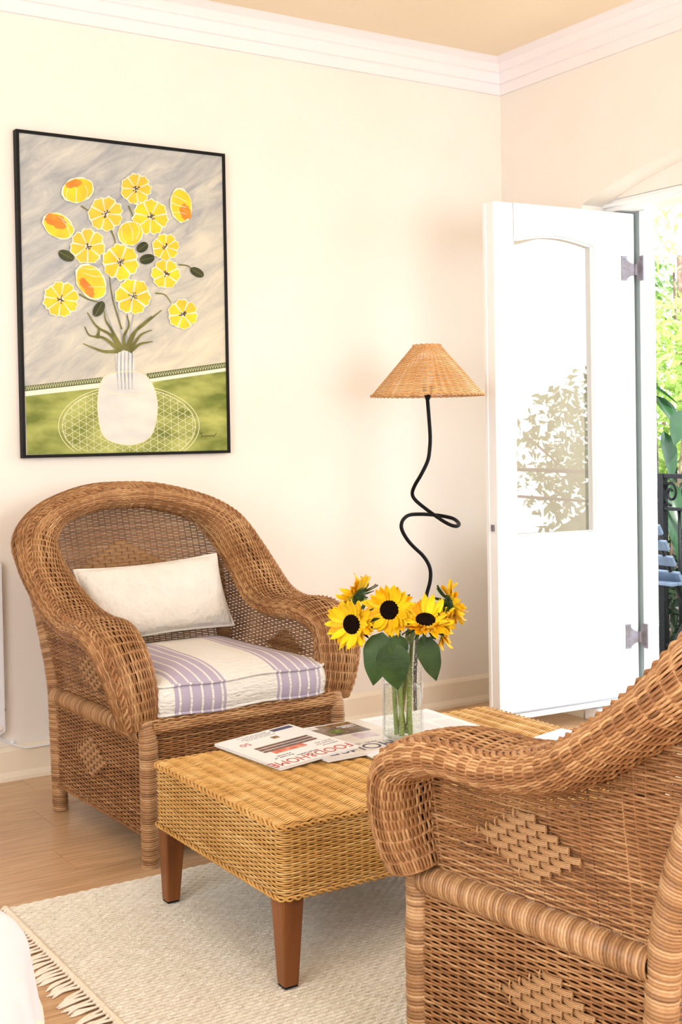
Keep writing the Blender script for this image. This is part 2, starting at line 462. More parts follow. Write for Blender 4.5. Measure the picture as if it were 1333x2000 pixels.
MB().box((LW-.070, -.0012, B0+.03), (LW-.041, 0, B1-.01)).build('stile_strip', mat('pale_blue_stile', lin(226, 232, 240), .5, .3), leaf)  # flat pale blue strip in place of the groove in the stile
iv = Matrix.Translation(A)@Matrix.Rotation(math.atan2(dv.y, dv.x), 4, 'Z'); iv.invert()
def hinge(z):
    """H-shaped parliament hinge: a plate on the leaf, a plate on the jamb face, two arms and the knuckle between"""
    h = MB(); hh = .048
    W2 = lambda x, y, zz: tuple(iv@Vector((x, y, zz)))
    h.box((LW-.069, -.005, z-hh), (LW-.043, -.001, z+hh))
    V = [W2(x, y, zz) for x in (.1935, .1995) for y in (-.6175, -.5925) for zz in (z-hh, z+hh)]
    h.add(V, [(0, 1, 3, 2), (4, 6, 7, 5), (0, 4, 5, 1), (2, 3, 7, 6), (0, 2, 6, 4), (1, 5, 7, 3)])
    kx, ky = .186, -.587
    kn = W2(kx, ky, z)
    def arm(p, q, wp, wq):
        p, q = np.array(p), np.array(q); n_ = np.array([0, .003, 0])
        V = []
        for t_ in np.linspace(0, 1, 7):
            c = p+(q-p)*t_; w_ = wq+(wp-wq)*(1-t_)**2.2
            V += [c+np.array([0, 0, -w_]), c+np.array([0, 0, w_]), c+n_+np.array([0, 0, -w_]), c+n_+np.array([0, 0, w_])]
        F = []
        for i in range(6):
            a = 4*i; F += [(a, a+4, a+5, a+1), (a+2, a+3, a+7, a+6), (a, a+2, a+6, a+4), (a+1, a+5, a+7, a+3)]
        h.add(V, F)
    arm((LW-.045, -.005, z-.004), (kn[0], kn[1], z-.004), .040, .020)
    arm(W2(.1935, -.5925, z-.004), (kn[0], kn[1], z-.004), .040, .020)
    h.tube([(kn[0], kn[1], z-.026), (kn[0], kn[1], z+.016)], .0068, 10)
    for dz in (-.036, 0, .036):
        h.tube([(LW-.056, -.004, z+dz), (LW-.056, -.0068, z+dz)], .0036, 8)
        h.tube([W2(.1935, -.605, z+dz), W2(.1910, -.605, z+dz)], .0036, 8)
    return h.build('hinge', M_steel, leaf)
hinge(1.768); hinge(.318)

# ------------------------------------------------------------------ wicker armchair (built once, local: +y = front, x lateral)
ROLL_CTRL = [  # x, y, z, a (along O), b (along W), angle of O
    (.312, .306, .376, .050, .044, 0), (.322, .316, .430, .062, .046, 0), (.3360, .3100, .5024, .0705, .043, 0), (.3482, .2726, .5699, .077, .0355, 0),
    (.3431, .172, .604, .0875, .0335, 0), (.330, .046, .6030, .0885, .033, 0), (.3345, -.0686, .6279, .0855, .0355, 4), (.3462, -.1731, .6890, .080, .034, 8),
    (.3498, -.2676, .7563, .0745, .040, 14), (.3353, -.3525, .825, .0648, .064, 30), (.2611, -.4122, .8952, .046, .078, 55), (.1232, -.450, .9400, .041, .084, 78), (0, -.482, .9473, .0405, .087, 90)]
half = np.array(ROLL_CTRL)
other = half[::-1][1:].copy(); other[:, 0] *= -1; other[:, 5] = 180-other[:, 5]
full = np.concatenate([half, other])
ROWD = .0056
def roll_path(n):
    q = spline(full, n); C = q[:, :3]; ph = np.radians(q[:, 5])
    Tn = nrm(np.gradient(C, axis=0))
    O = np.stack([np.cos(ph), 0*ph, np.sin(ph)], 1); O = nrm(O-Tn*(O*Tn).sum(1)[:, None])
    W = np.cross(Tn, O)
    return C, O, W, q[:, 3], q[:, 4]
def roll_surf(C, O, W, a, b, th):
    """points (len(th), len(C), 3) on the roll and their normals"""
    c, s = np.cos(th), np.sin(th); e = .86
    cc = np.sign(c)*np.abs(c)**e; ss = np.sign(s)*np.abs(s)**e
    P = C[None]+a[None, :, None]*cc[:, None, None]*O[None]+b[None, :, None]*ss[:, None, None]*W[None]
    N = nrm(c[:, None, None]*O[None]/a[None, :, None]+s[:, None, None]*W[None]/b[None, :, None])
    return P, N
_dense = spline(half, 400)
def roll_height(y):   # roll centre height over the side panel at depth y
    d = _dense[(_dense[:, 1] < .33) & (np.arange(400) > 70)]
    o = np.argsort(d[:, 1]); return np.interp(y, d[o, 1], d[o, 2])
def roll_y(z):
    d = _dense[np.arange(400) > 150]; o = np.argsort(d[:, 2]); return np.interp(z, d[o, 2], d[o, 1])
def roll_x(z):
    d = _dense[np.arange(400) > 150]; o = np.argsort(d[:, 2]); return np.interp(z, d[o, 2], d[o, 0])

def strip_mesh():
    """one flat bundle of four canes that bows over a stake"""
    L, Hs = .041, .0118; V = []; F = []; nu = 9
    for k in range(4):
        zc = (k-1.5)*Hs/4
        P = np.array([[(t-.5)*L, 0, zc] for t in np.linspace(0, 1, nu)])
        P[:, 1] = .0045*np.cos((np.linspace(-.5, .5, nu))*PI)-.001
        v, q = strands(P[None], np.tile(np.array([0, 1., 0]), (1, nu, 1)), Hs/8*1.05, .0012, 5)
        F.append(q+len(V)*0+k*len(v)); V.append(v)
    V = np.concatenate(V); return mesh_np('cane_strip', V, np.concatenate(F), M_cane, True, np.repeat(rng.uniform(.42, .62, 4), len(V)//4))
STRIP = strip_mesh()
pg = MB().tube([(0, .0005, -.0075), (0, .0030, 0), (0, .0005, .0075)], .0016, 6)
PEG = mesh_np('stake_peg', np.concatenate(pg.V), pg.F, M_cane, True, np.full(pg.n, .55))
def diamond(parent, c, right, upv, nn, sp, rows, rh=.0122):
    R_ = Matrix((Vector(right), Vector(nn), Vector(upv))).transposed()
    if R_.determinant() < 0: R_ = Matrix((-Vector(right), Vector(nn), Vector(upv))).transposed()
    eu = R_.to_euler()
    h = rows//2
    for k in range(-h, h+1):
        n_ = h+1-abs(k)
        for i in range(n_):
            u = (i-(n_-1)/2)*2*sp
            p = Vector(c)+Vector(right)*u+Vector(upv)*(k*rh)
            put('cane_strip', STRIP, parent, p, eu)
            for s_ in ((-1, 1) if i == n_-1 else (-1,)):
                put('stake_peg', PEG, parent, p+Vector(right)*(s_*sp)+Vector(nn)*.003, eu)

def braid(name, C, N, r, parent, m=None, turns=60, seed=3):
    """three canes twisted round each other along C"""
    n_ = len(C); T = nrm(np.gradient(C, axis=0)); B = np.cross(T, N)
    t = np.linspace(0, turns*2*PI/3, n_); P = []
    for k in range(2):
        a = t+k*PI
        P.append(C+N*(r*.55*np.cos(a))[:, None]+B*(r*.9*np.sin(a))[:, None])
    P = np.array(P); V, Q = strands(P, np.stack([N, N]), r*.62, r*.62, 5)
    return put(name, mesh_np(name, V, Q, m or M_wick, True, tones(2, n_, 5, .4, .65, seed)), parent, kind='stuff')

def build_chair(fy, ry):
    root = empty('wicker_armchair', (0, 0, 0))
    px = .302
    lean = (ry+.48)/.56
    def back_y(z): return ry-lean*np.clip(z-.36, 0, .67)
    # wrapped posts
    for s in (-1, 1):
        wrapped('front_leg', [(s*px, fy, 0), (s*px, fy, .2), (s*(px-.001), fy-.004, .34), (s*(px+.004), min(fy, .325), .40)], [.0225, .024, .025, .022], M_cane, root, seed=3+s)
        wrapped('back_leg', [(s*px, ry+.02, 0), (s*px, ry+.008, .25), (s*px, ry-.006, .4), (s*(px+.01), ry-.055, .56), (s*(px+.024), ry-.11, .70)], [.0235, .025, .026, .025, .022], M_cane, root, seed=7+s)
        wrapped('side_rail', [(s*(px+.004), fy-.015, .352), (s*(px+.006), 0, .354), (s*(px+.004), ry+.015, .352)], [.024, .026, .025], M_cane, root, pitch=.0062, seed=11+s)
    # base panels: sides and front and back
    z0, z1 = .085, .335
    def flat_panel(name, f, L0, L1, zb, zt, normal, seed, sp=.0215, lo=.38, hi=.64):
        W_ = Weave(); nr = int((zt-zb)/ROWD); ns = int((L1-L0)/sp); M_ = ns*4+1
        u = np.linspace(L0, L1, M_); z = zb+(np.arange(nr)+.5)*ROWD
        U, Z = np.meshgrid(u, z)
        sag = .006*np.sin((Z-zb)*40)*0
        P = f(U, Z+sag); N = np.broadcast_to(np.array(normal, float), P.shape)
        W_.rows(P, N, PI*(U-L0)/((L1-L0)/ns), .0020, ROWD*.46, .0021, seed=seed, lo=lo, hi=hi)
        us = L0+(np.arange(ns)+.5)*(L1-L0)/ns*1.0
        us = L0+np.arange(ns+1)*(L1-L0)/ns
        zz = np.linspace(zb, zt, 6); UU, ZZ = np.meshgrid(us, zz, indexing='ij')
        W_.stakes(f(UU, ZZ), np.broadcast_to(np.array(normal, float), UU.shape+(3,)), .0017, seed=seed+2)
        return put(name, W_.mesh(name, M_wick), root, kind='stuff')
    for s in (-1, 1):
        flat_panel('side_panel', lambda U, Z, s=s: np.stack([np.full_like(U, s*(px+.008)), U, Z], -1), ry+.018, fy-.018, z0, z1, (s, 0, 0), 20+s)
        yy = np.linspace(ry+.02, fy-.02, 260)
        for zb_ in (z1-.002, z0-.002):
            braid('braid_trim', np.stack([np.full(260, s*(px+.012)), yy, np.full(260, zb_)], 1), np.tile(np.array([s, 0, 0.]), (260, 1)), .004, root, turns=90)
        diamond(root, (s*(px+.0115), .0, .225), (0, 1, 0), (0, 0, 1), (s, 0, 0), .0215, 9)
    flat_panel('front_panel', lambda U, Z: np.stack([U, np.full_like(U, fy+.004), Z], -1), -px+.022, px-.022, z0, .352, (0, 1, 0), 31)
    flat_panel('back_panel', lambda U, Z: np.stack([U, np.full_like(U, ry-.004), Z], -1), -px+.022, px-.022, z0, .352, (0, -1, 0), 33)
    # thick rolled front edge of the seat
    W_ = Weave(); th = np.linspace(-.75*PI, .75*PI, 21)+.5*PI*.4; xs_ = np.linspace(-px+.01, px-.01, 27*4+1)
    P = np.stack([np.broadcast_to(xs_, (21, len(xs_))), fy-.012+.026*np.cos(th)[:, None]+0*xs_, .362+.024*np.sin(th)[:, None]+0*xs_], -1)
    N = np.stack([0*P[..., 0], np.cos(th)[:, None]+0*xs_, np.sin(th)[:, None]+0*xs_], -1)
    W_.rows(P, N, np.broadcast_to(PI*np.arange(len(xs_))/4, P.shape[:2]), .0022, .0031, .0026, seed=35)
    put('seat_edge', W_.mesh('seat_edge', M_wick), root, kind='stuff')
    MB().box((-px+.02, ry+.02, .345), (px-.02, fy-.03, .362)).build('seat_deck', mat('seat_deck_board', lin(120, 80, 46), .8), root)
    for s in (-1, 1):  # dark boards added behind the base weave so its gaps look shaded
        MB().box((s*(px-.002)-.003, ry+.02, .09), (s*(px-.002)+.003, fy-.02, .345)).build('gap_shade_board', mat('dark_gap_shade', lin(58, 36, 20), .9, .1), root)
    MB().box((-px+.02, fy-.012, .09), (px-.02, fy-.007, .345)).build('gap_shade_board', bpy.data.materials['dark_gap_shade'], root)
    # upper side panels (rows horizontal, bounded by the roll in front and above, by the back behind)
    for s in (-1, 1):
        W_ = Weave(); sp = .0215
        z = np.arange(.372, .845, ROWD); M_ = 121
        yf = np.where(z < .585, .32, np.minimum(.32, roll_y(z)-.0)); yb = back_y(z)+.008
        keep = yf-yb > .03; z, yf, yb = z[keep], yf[keep], yb[keep]
        t = np.linspace(0, 1, M_)
        Y = yf[:, None]+(yb-yf)[:, None]*t; Z = np.broadcast_to(z[:, None], Y.shape)
        tt = np.clip((z-.36)/.24, 0, 1)
        X = s*((px-.004)+.030*tt[:, None]+0*Y)
        P = np.stack([X, Y, Z], -1); N = np.broadcast_to(np.array([s, 0, 0.]), P.shape)
        W_.rows(P, N, PI*Y/sp, .0020, ROWD*.43, .0020, seed=41+s, lo=.38, hi=.64)
        ysk = np.arange(-20, 15)*sp
        for yk in ysk:
            if yk < -.34: continue
            zt = roll_height(yk); zb_ = .366 if yk > ry else .366+(ry-yk)/lean
            if zt-zb_ < .02: continue
            zz = np.linspace(zb_, zt, 8)
            Pk = np.stack([s*(px-.004+.03*np.clip((zz-.36)/.24, 0, 1)), np.full(8, yk), zz], -1)[None]
            W_.stakes(Pk, np.broadcast_to(np.array([s, 0, 0.]), Pk.shape), .0017, seed=int(900*yk)+600)
        put('arm_panel', W_.mesh('arm_panel', M_wick), root, kind='stuff')
        diamond(root, (s*(px+.0175), .04, .475), (0, 1, 0), Vector((s*.12, 0, 1)).normalized(), Vector((s, 0, -.12)).normalized(), .0215, 9)
    # back panel
    W_ = Weave(); sp = .0215
    z = np.arange(.366, .912, ROWD); hw = np.where(z < .62, px+.012, np.minimum(px+.040, roll_x(np.maximum(z, .62))))
    top = z > .84; hw = np.where(z > .80, np.minimum(hw, .33*np.sqrt(np.clip(1-((z-.70)/.222)**2.6, 0.02, 1))), hw)
    M_ = 4*30+1; t = np.linspace(-1, 1, M_); X = hw[:, None]*t; Z = np.broadcast_to(z[:, None], X.shape)
    Y = back_y(Z)-.03*(1-(X/.33)**2)
    P = np.stack([X, Y, Z], -1); N = np.broadcast_to(nrm(np.array([0, .95, .3])), P.shape)
    W_.rows(P, N, PI*X/sp, .0022, ROWD*.40, .0020, seed=51, lo=.34, hi=.6)
    for xk in np.arange(-14, 15)*sp:
        ok = hw > abs(xk); zz = np.linspace(z[ok][0], z[ok][-1], 12)
        Pk = np.stack([np.full(12, xk), back_y(zz)-.03*(1-(xk/.33)**2), zz], -1)[None]
        W_.stakes(Pk, np.broadcast_to(np.array([0, 1., 0.]), Pk.shape), .0017, seed=int(1000*xk)+500)
    put('backrest', W_.mesh('backrest', M_wick), root, kind='stuff')
    dirn = Vector((0, -lean, 1)).normalized(); nn = Vector((0, 1, lean)).normalized()
    diamond(root, (0, float(back_y(.72))-.026, .72), (1, 0, 0), dirn, nn, .0215, 13)
    # the roll: arms and crest in one
    n0 = 116*4+1
    C, O, Wv, a, b = roll_path(n0)
    th = np.radians(np.linspace(238, -112, 100))
    P, N = roll_surf(C, O, Wv, a, b, th)
    W_ = Weave()
    W_.rows(P, N, np.broadcast_to(PI*np.arange(n0)/4, P.shape[:2]), .0020, .0027, .0023, seed=61, alt=1, lo=.36, hi=.68)
    cs = roll_path(116*1+1)
    th2 = np.radians(np.linspace(238, -112, 26)); P2, N2 = roll_surf(*cs, th2)
    W_.stakes(P2.transpose(1, 0, 2), N2.transpose(1, 0, 2), .0024, seed=63, lo=.5, hi=.75)
    put('rolled_arms_and_crest', W_.mesh('rolled_arms_and_crest', M_wick), root, kind='stuff')
    C, O, Wv, a, b = roll_path(1200)
    for thb, r in ((48, .0064), (186, .0052)):
        Pb, Nb = roll_surf(C, O, Wv, a*1.012, b*1.03, np.radians([thb]))
        braid('braid_trim', Pb[0], Nb[0], r, root, turns=230, seed=thb)
    # core closing the roll, coloured dark as the shade in the weave gaps
    C, O, Wv, a, b = roll_path(140)
    Pc, Nc = roll_surf(C, O, Wv, a*.90, b*.86, np.radians(np.linspace(0, 360, 17)[:-1]))
    k, n_ = Pc.shape[:2]
    Q = [(i*n_+j, ((i+1) % k)*n_+j, ((i+1) % k)*n_+j+1, i*n_+j+1) for i in range(k) for j in range(n_-1)]
    Q += [tuple(i*n_ for i in range(k)), tuple(i*n_+n_-1 for i in range(k))]
    put('roll_core', mesh_np('roll_core', Pc.reshape(-1, 3), Q, mat('dark_gap_core', lin(52, 30, 15), .95, .05), True), root)
    return root

chair = build_chair(.352, -.295)
chair.location = (-1.8365, -.6926, 0); chair.rotation_euler = (0, 0, PI+.033)
chair['label'] = 'brown wicker armchair against the wall, with striped seat cushion'; chair['category'] = 'armchair'; chair['group'] = 'pair of wicker armchairs'
near = build_chair(.318, -.203)
near['label'] = 'brown wicker armchair in the foreground, seen from outside its arm'; near['category'] = 'armchair'; near['group'] = 'pair of wicker armchairs'
near.location = (-1.8347, -2.6043, .009); near.rotation_euler = (0, 0, math.radians(5)+.031)

# ------------------------------------------------------------------ coffee table
TX0, TX1, TY0, TY1, TZ0, TZ1 = -2.222, -1.185, -1.922, -1.300, .194, .352
table = empty('coffee_table', ((TX0+TX1)/2, (TY0+TY1)/2, .009), label='golden wicker coffee table with tapered wooden legs, holding vase and magazines', category='table')
hx, hy = (TX1-TX0)/2, (TY1-TY0)/2
def rrect(hx, hy, r, n):
    """n points along a rounded rectangle with equal spacing, plus outward normals"""
    P = []; N = []
    for cx, cy, a0 in ((hx-r, hy-r, 0), (-hx+r, hy-r, 90), (-hx+r, -hy+r, 180), (hx-r, -hy+r, 270)):
        for a in np.radians(np.linspace(a0, a0+90, 13)):
            P.append((cx+r*math.cos(a), cy+r*math.sin(a))); N.append((math.cos(a), math.sin(a)))
    P.append(P[0]); N.append(N[0]); P = np.array(P); N = np.array(N)
    d = np.r_[0, np.cumsum(np.linalg.norm(np.diff(P, axis=0), axis=1))]; s = np.linspace(0, d[-1], n)
    f = lambda A: np.stack([np.interp(s, d, A[:, k]) for k in (0, 1)], 1)
    return f(P), nrm(f(N)), d[-1]
ztop = TZ1-.008
_, _, per = rrect(hx, hy, .022, 10); ns = int(per/.019/2)*2; M_ = ns*4+1
Pr, Nr, _ = rrect(hx-.003, hy-.003, .022, M_)
RT = .0047; zz = np.arange(TZ0-.008+.006, ztop-.012, RT)
P = np.concatenate([np.broadcast_to(Pr[None], (len(zz), M_, 2)), np.broadcast_to(zz[:, None, None], (len(zz), M_, 1))], -1)
N = np.concatenate([np.broadcast_to(Nr[None], (len(zz), M_, 2)), np.zeros((len(zz), M_, 1))], -1)
W_ = Weave(); W_.rows(P, N, np.broadcast_to(PI*np.arange(M_)/4, P.shape[:2]), .0016, RT*.46, .0019, seed=71, lo=.42, hi=.66)
Ps, Ns_, _ = rrect(hx-.003, hy-.003, .022, ns+1); zs = np.linspace(TZ0-.008, ztop-.008, 8)
P = np.concatenate([np.broadcast_to(Ps[:, None], (ns+1, 8, 2)), np.broadcast_to(zs[None, :, None], (ns+1, 8, 1))], -1)
N = np.concatenate([np.broadcast_to(Ns_[:, None], (ns+1, 8, 2)), np.zeros((ns+1, 8, 1))], -1)
W_.stakes(P, N, .0016, seed=72)
put('apron_weave', W_.mesh('apron_weave', M_gold), table, kind='stuff')
# top: strands run the long way over ridges that cross the table
nr = int((2*hy-.012)/.0044); sp = .040; nst = int(2*hx/sp); M_ = nst*6+1
u = np.linspace(-hx+.004, hx-.004, M_); v = -hy+.006+(np.arange(nr)+.5)*(2*hy-.012)/nr
U, Vv = np.meshgrid(u, v)
ph = PI*(U+hx-.004)/((2*hx-.008)/nst)
edge = np.minimum(np.minimum(U+hx, hx-U), np.minimum(Vv+hy, hy-Vv))
Z = ztop-.005+.0024*np.cos(2*ph)-.012*np.clip(1-edge/.02, 0, 1)**2.2
P = np.stack([U, Vv, Z], -1); N = np.broadcast_to(np.array([0, 0, 1.]), P.shape)
W_ = Weave(); W_.rows(P, N, ph, .0011, .0021, .0018, seed=75, lo=.44, hi=.66)
put('top_weave', W_.mesh('top_weave', M_gold), table, kind='stuff')
Pb, Nb, _ = rrect(hx+.001, hy+.001, .022, 900)
for zb_, r_ in ((ztop-.011, .0046), (TZ0-.008+.003, .0042)):
    braid('braid_trim', np.c_[Pb, np.full(900, zb_)], np.c_[Nb, np.zeros(900)], r_, table, M_gold, turns=260)
MB().box((-hx+.009, -hy+.009, TZ0+.0), (hx-.009, hy-.009, ztop-.012)).build('frame_box', mat('table_core', lin(120, 78, 30), .8), table)
for sx in (-1, 1):
    for sy in (-1, 1):
        t = .026; b = .017; cx, cy = sx*(hx-.032), sy*(hy-.032); ox, oy = sx*(hx-.028), sy*(hy-.028)
        lg = MB()
        lg.add([(cx-t, cy-t, TZ0-.008), (cx+t, cy-t, TZ0-.008), (cx+t, cy+t, TZ0-.008), (cx-t, cy+t, TZ0-.008),
                (ox-b, oy-b, .003), (ox+b, oy-b, .003), (ox+b, oy+b, .003), (ox-b, oy+b, .003)],
               [(0, 1, 2, 3), (7, 6, 5, 4), (0, 4, 5, 1), (1, 5, 6, 2), (2, 6, 7, 3), (3, 7, 4, 0)])
        l = lg.build('leg', M_leg, table, bevel=.004)
        MB().box((ox-b+.002, oy-b+.002, 0), (ox+b-.002, oy+b-.002, .0035)).build('foot_pad', M_black, l)

# ------------------------------------------------------------------ rug
RX0, RX1, RY0, RY1 = -2.535, -.62, -3.02, -1.132
rug = empty('rug', ((RX0+RX1)/2, (RY0+RY1)/2, 0), label='cream woven wool rug with a tasselled short edge', category='rug')
rx, ry_ = (RX1-RX0)/2, (RY1-RY0)/2
W_ = Weave()
# flat-woven rug: thick weft ribs lying side by side
nr = int(2*ry_/.0125); M_ = 260
u = np.linspace(-rx, rx, M_); v = -ry_+(np.arange(nr)+.5)*2*ry_/nr
U, Vv = np.meshgrid(u, v); g = np.random.default_rng(3)
P = np.stack([U, Vv+.0015*np.sin(U*9+Vv*3), np.full_like(U, .0035)], -1); N = np.broadcast_to(np.array([0, 0, 1.]), P.shape)
W_.rows(P, N, PI*(U+rx)/.0148, .0012, .0057, .0038, sides=6, seed=81)
put('rug_weave', W_.mesh('rug_weave', M_rug), rug, kind='stuff')
MB().box((-rx, -ry_, .0), (rx, ry_, .0035)).build('rug_backing', M_rug, rug)
for s in (-1, 1):
    y_ = np.linspace(-ry_, ry_, 200)
    MB().tube(np.stack([np.full(200, s*(rx+.008)), y_, np.full(200, .006)], 1), .0075, 8).build('hem', M_hem, rug, smooth=True)
tass = []
for k in range(4):
    b = MB(); L = .062+.012*random.random(); bend = random.uniform(-.018, .018)
    for q in range(4):
        t = np.linspace(0, 1, 6); o_ = (q-1.5)*.0022
        pts = np.stack([-L*t*(1-.08*q % 3), o_*(.6+1.6*t)+bend*t*t, .0055-.0025*t+0.001*np.sin(t*6+q)], 1)
        b.tube(pts, [.0024, .0024, .0026, .0026, .0024, .0014], 5)
    b.tube([(0.003, 0, .006), (-.004, 0, .006)], .0042, 7)
    tass.append(mesh_np('tassel', np.concatenate(b.V), b.F, M_tassel, True))
y = -ry_+.008
while y < ry_:
    for s in ((-1, 1) if False else (-1,)):
        put('tassel', random.choice(tass), rug, (-rx-.014, y, 0), (0, 0, random.uniform(-.3, .3)))
    y += .0175

# ------------------------------------------------------------------ seat cushion and lumbar pillow of the far chair
def stripe_mat():
    M = bpy.data.materials.new('striped_cotton'); M.use_nodes = True
    nt = M.node_tree; N = nt.nodes; L = nt.links; B = N['Principled BSDF']
    tc = N.new('ShaderNodeTexCoord'); sx = N.new('ShaderNodeSeparateXYZ'); L.new(tc.outputs['Object'], sx.inputs[0])
    mr = N.new('ShaderNodeMapRange'); mr.inputs['From Min'].default_value = .272; mr.inputs['From Max'].default_value = -.272
    L.new(sx.outputs['X'], mr.inputs['Value'])
    rp = N.new('ShaderNodeValToRGB'); rp.color_ramp.interpolation = 'CONSTANT'
    white = lin(228, 224, 217); lav = lin(178, 167, 186)
    stops = [(0, white)]
    w_ = .011
    def band(a, b, lines):
        stops.append((a, lav))
        for l_ in lines: stops.append((l_-w_/2, white)); stops.append((l_+w_/2, lav))
        stops.append((b, white))
    band(.084, .375, [.114, .175, .237, .297, .352])
    band(.672, .944, [.695, .755, .812, .868, .922])
    e = rp.color_ramp.elements
    e[0].position = 0; e[0].color = white; e[1].position = stops[1][0]; e[1].color = stops[1][1]
    for p_, c_ in stops[2:]:
        k = e.new(p_); k.color = c_
    L.new(mr.outputs[0], rp.inputs[0]); L.new(rp.outputs[0], B.inputs['Base Color'])
    # crinkled seersucker in the white fields only
    mp = N.new('ShaderNodeMapping'); mp.inputs['Scale'].default_value = (18, 60, 60); L.new(tc.outputs['Object'], mp.inputs[0])
    nz = N.new('ShaderNodeTexNoise'); nz.inputs['Scale'].default_value = 2.2; nz.inputs['Detail'].default_value = 2; L.new(mp.outputs[0], nz.inputs['Vector'])
    sat = N.new('ShaderNodeSeparateColor'); L.new(rp.outputs[0], sat.inputs[0])
    m2 = N.new('ShaderNodeMapRange'); m2.inputs['From Min'].default_value = .55; m2.inputs['From Max'].default_value = .8; L.new(sat.outputs['Green'], m2.inputs['Value'])
    mu = N.new('ShaderNodeMath'); mu.operation = 'MULTIPLY'; L.new(nz.outputs['Fac'], mu.inputs[0]); L.new(m2.outputs[0], mu.inputs[1])
    bn = N.new('ShaderNodeBump'); bn.inputs['Strength'].default_value = .8; bn.inputs['Distance'].default_value = .012
    L.new(mu.outputs[0], bn.inputs['Height']); L.new(bn.outputs[0], B.inputs['Normal'])
    B.inputs['Roughness'].default_value = .85; B.inputs['Specular IOR Level'].default_value = .2
    return M
M_stripe = stripe_mat()
cush = empty('seat_cushion', (-1.8365, -.6926, 0), PI+.033, label='white and lavender striped box cushion on the seat of the far armchair', category='cushion')
cx, cyf, cyb, cz0, cz1 = .272, .352, -.27, .388, .468
def cushion_grid():
    nu, nv = 64, 64
    V = []; F = []
    per = []
    r = .035
    for t in np.linspace(0, 1, 161)[:-1]: per.append(t)
    hx_, hy_ = cx, (cyf-cyb)/2; yc = (cyf+cyb)/2
    loop, ln, _ = rrect(hx_, hy_, r, 161); loop = loop[:-1]; ln = ln[:-1]
    n = len(loop)
    rings = []
    # bottom centre out to bottom edge, up the border, over the top to the centre
    bul = .010
    for k in (.02, .5, .9, .985): rings.append((k, 0, cz0+.004*(1-k)))
    rings.append((1, 0, cz0+.004))
    for q in np.linspace(.12, .88, 6): rings.append((1, bul*math.sin(q*PI), cz0+(cz1-cz0)*q))
    rings.append((1, 0, cz1-.003))
    for k in (.985, .96, .92, .86, .78, .68, .55, .4, .25, .1, .01): rings.append((k, 0, None))
    for k, o_, z in rings:
        for p, nn in zip(loop, ln):
            x_, y_ = p[0]*k+nn[0]*o_, p[1]*k+nn[1]*o_
            if z is None:
                dx = 1-abs(x_)/hx_; dy = 1-abs(y_)/hy_
                zz_ = cz1+.042*(1-k**3.0)**.8+.003*math.sin(x_*31+2)*math.sin(y_*17)*(1-k)
            else: zz_ = z+(.003*math.sin(p[0]*23+p[1]*9) if o_ or k == 1 else 0)
            V.append((x_, y_+yc, zz_))
    for i in range(len(rings)-1):
        for j in range(n):
            j2 = (j+1) % n; F.append((i*n+j, i*n+j2, (i+1)*n+j2, (i+1)*n+j))
    m_ = len(rings)
    F.append(tuple(range(n))[::-1]); F.append(tuple((m_-1)*n+j for j in range(n)))
    put('cover', mesh_np('cover', V, F, M_stripe, True), cush)
    for z in (cz1+.001, cz0+.003):
        pts = [(p[0]+nn[0]*.002, p[1]+yc+nn[1]*.002, z+.003*math.sin(p[0]*23+p[1]*9)) for p, nn in zip(loop, ln)]
        MB().tube(pts, .0042, 8, closed=True).build('piping', M_stripe, cush, smooth=True)
cushion_grid()

pil = empty('lumbar_pillow', (-1.84, -.46, .50), 0, label='ivory quilted lumbar pillow with corded edge leaning on the chair back', category='pillow')
def pillow(L, Hh_, D):
    nu, nv = 56, 34; V = []; F = []; rim = []
    def edge(u, v):
        # pinched sides, pointed corners
        x = u*L*(1-.05*(1-abs(u)**4)*0-.045*(1-v*v)*abs(u)**6)
        z = v*Hh_*(1-.10*(1-u*u)*abs(v)**4)
        return x, z
    for side in (1, -1):
        for i in range(nu+1):
            for j in range(nv+1):
                u, v = 2*i/nu-1, 2*j/nv-1
                x, z = edge(u, v)
                d = D*((1-u**4)*(1-v**4))**.62
                wr = .0035*math.sin(u*9+v*4)*math.sin(v*7-u*3)*(1-abs(u))*(1-abs(v))
                V.append((x, side*(d+wr if d > 0 else 0), z))
    k = (nu+1)*(nv+1)
    for i in range(nu):
        for j in range(nv):
            a = i*(nv+1)+j; F.append((a, a+nv+1, a+nv+2, a+1)); F.append((k+a, k+a+1, k+a+nv+2, k+a+nv+1))
    for t in np.linspace(-1, 1, 40): rim.append((*edge(t, -1),))
    for t in np.linspace(-1, 1, 24)[1:]: rim.append((*edge(1, t),))
    for t in np.linspace(1, -1, 40)[1:]: rim.append((*edge(t, 1),))
    for t in np.linspace(1, -1, 24)[1:-1]: rim.append((*edge(-1, t),))
    return V, F, [(x, 0, z) for x, z in rim]
V, F, rim = pillow(.245, .122, .055)
put('pillow_cover', mesh_np('pillow_cover', V, F, M_pillow, True), pil)
MB().tube(rim, .0045, 8, closed=True).build('corded_edge', M_pipe, pil, smooth=True)
pil.location = (-1.850, -.500, .632); pil.rotation_euler = (math.radians(-24), math.radians(-2), math.radians(1))

# ------------------------------------------------------------------ floor lamp
LX, LY = -.745, -.455
lampo = empty('floor_lamp', (LX, LY, 0), label='floor lamp with twisted black iron stem and woven cone shade', category='lamp')
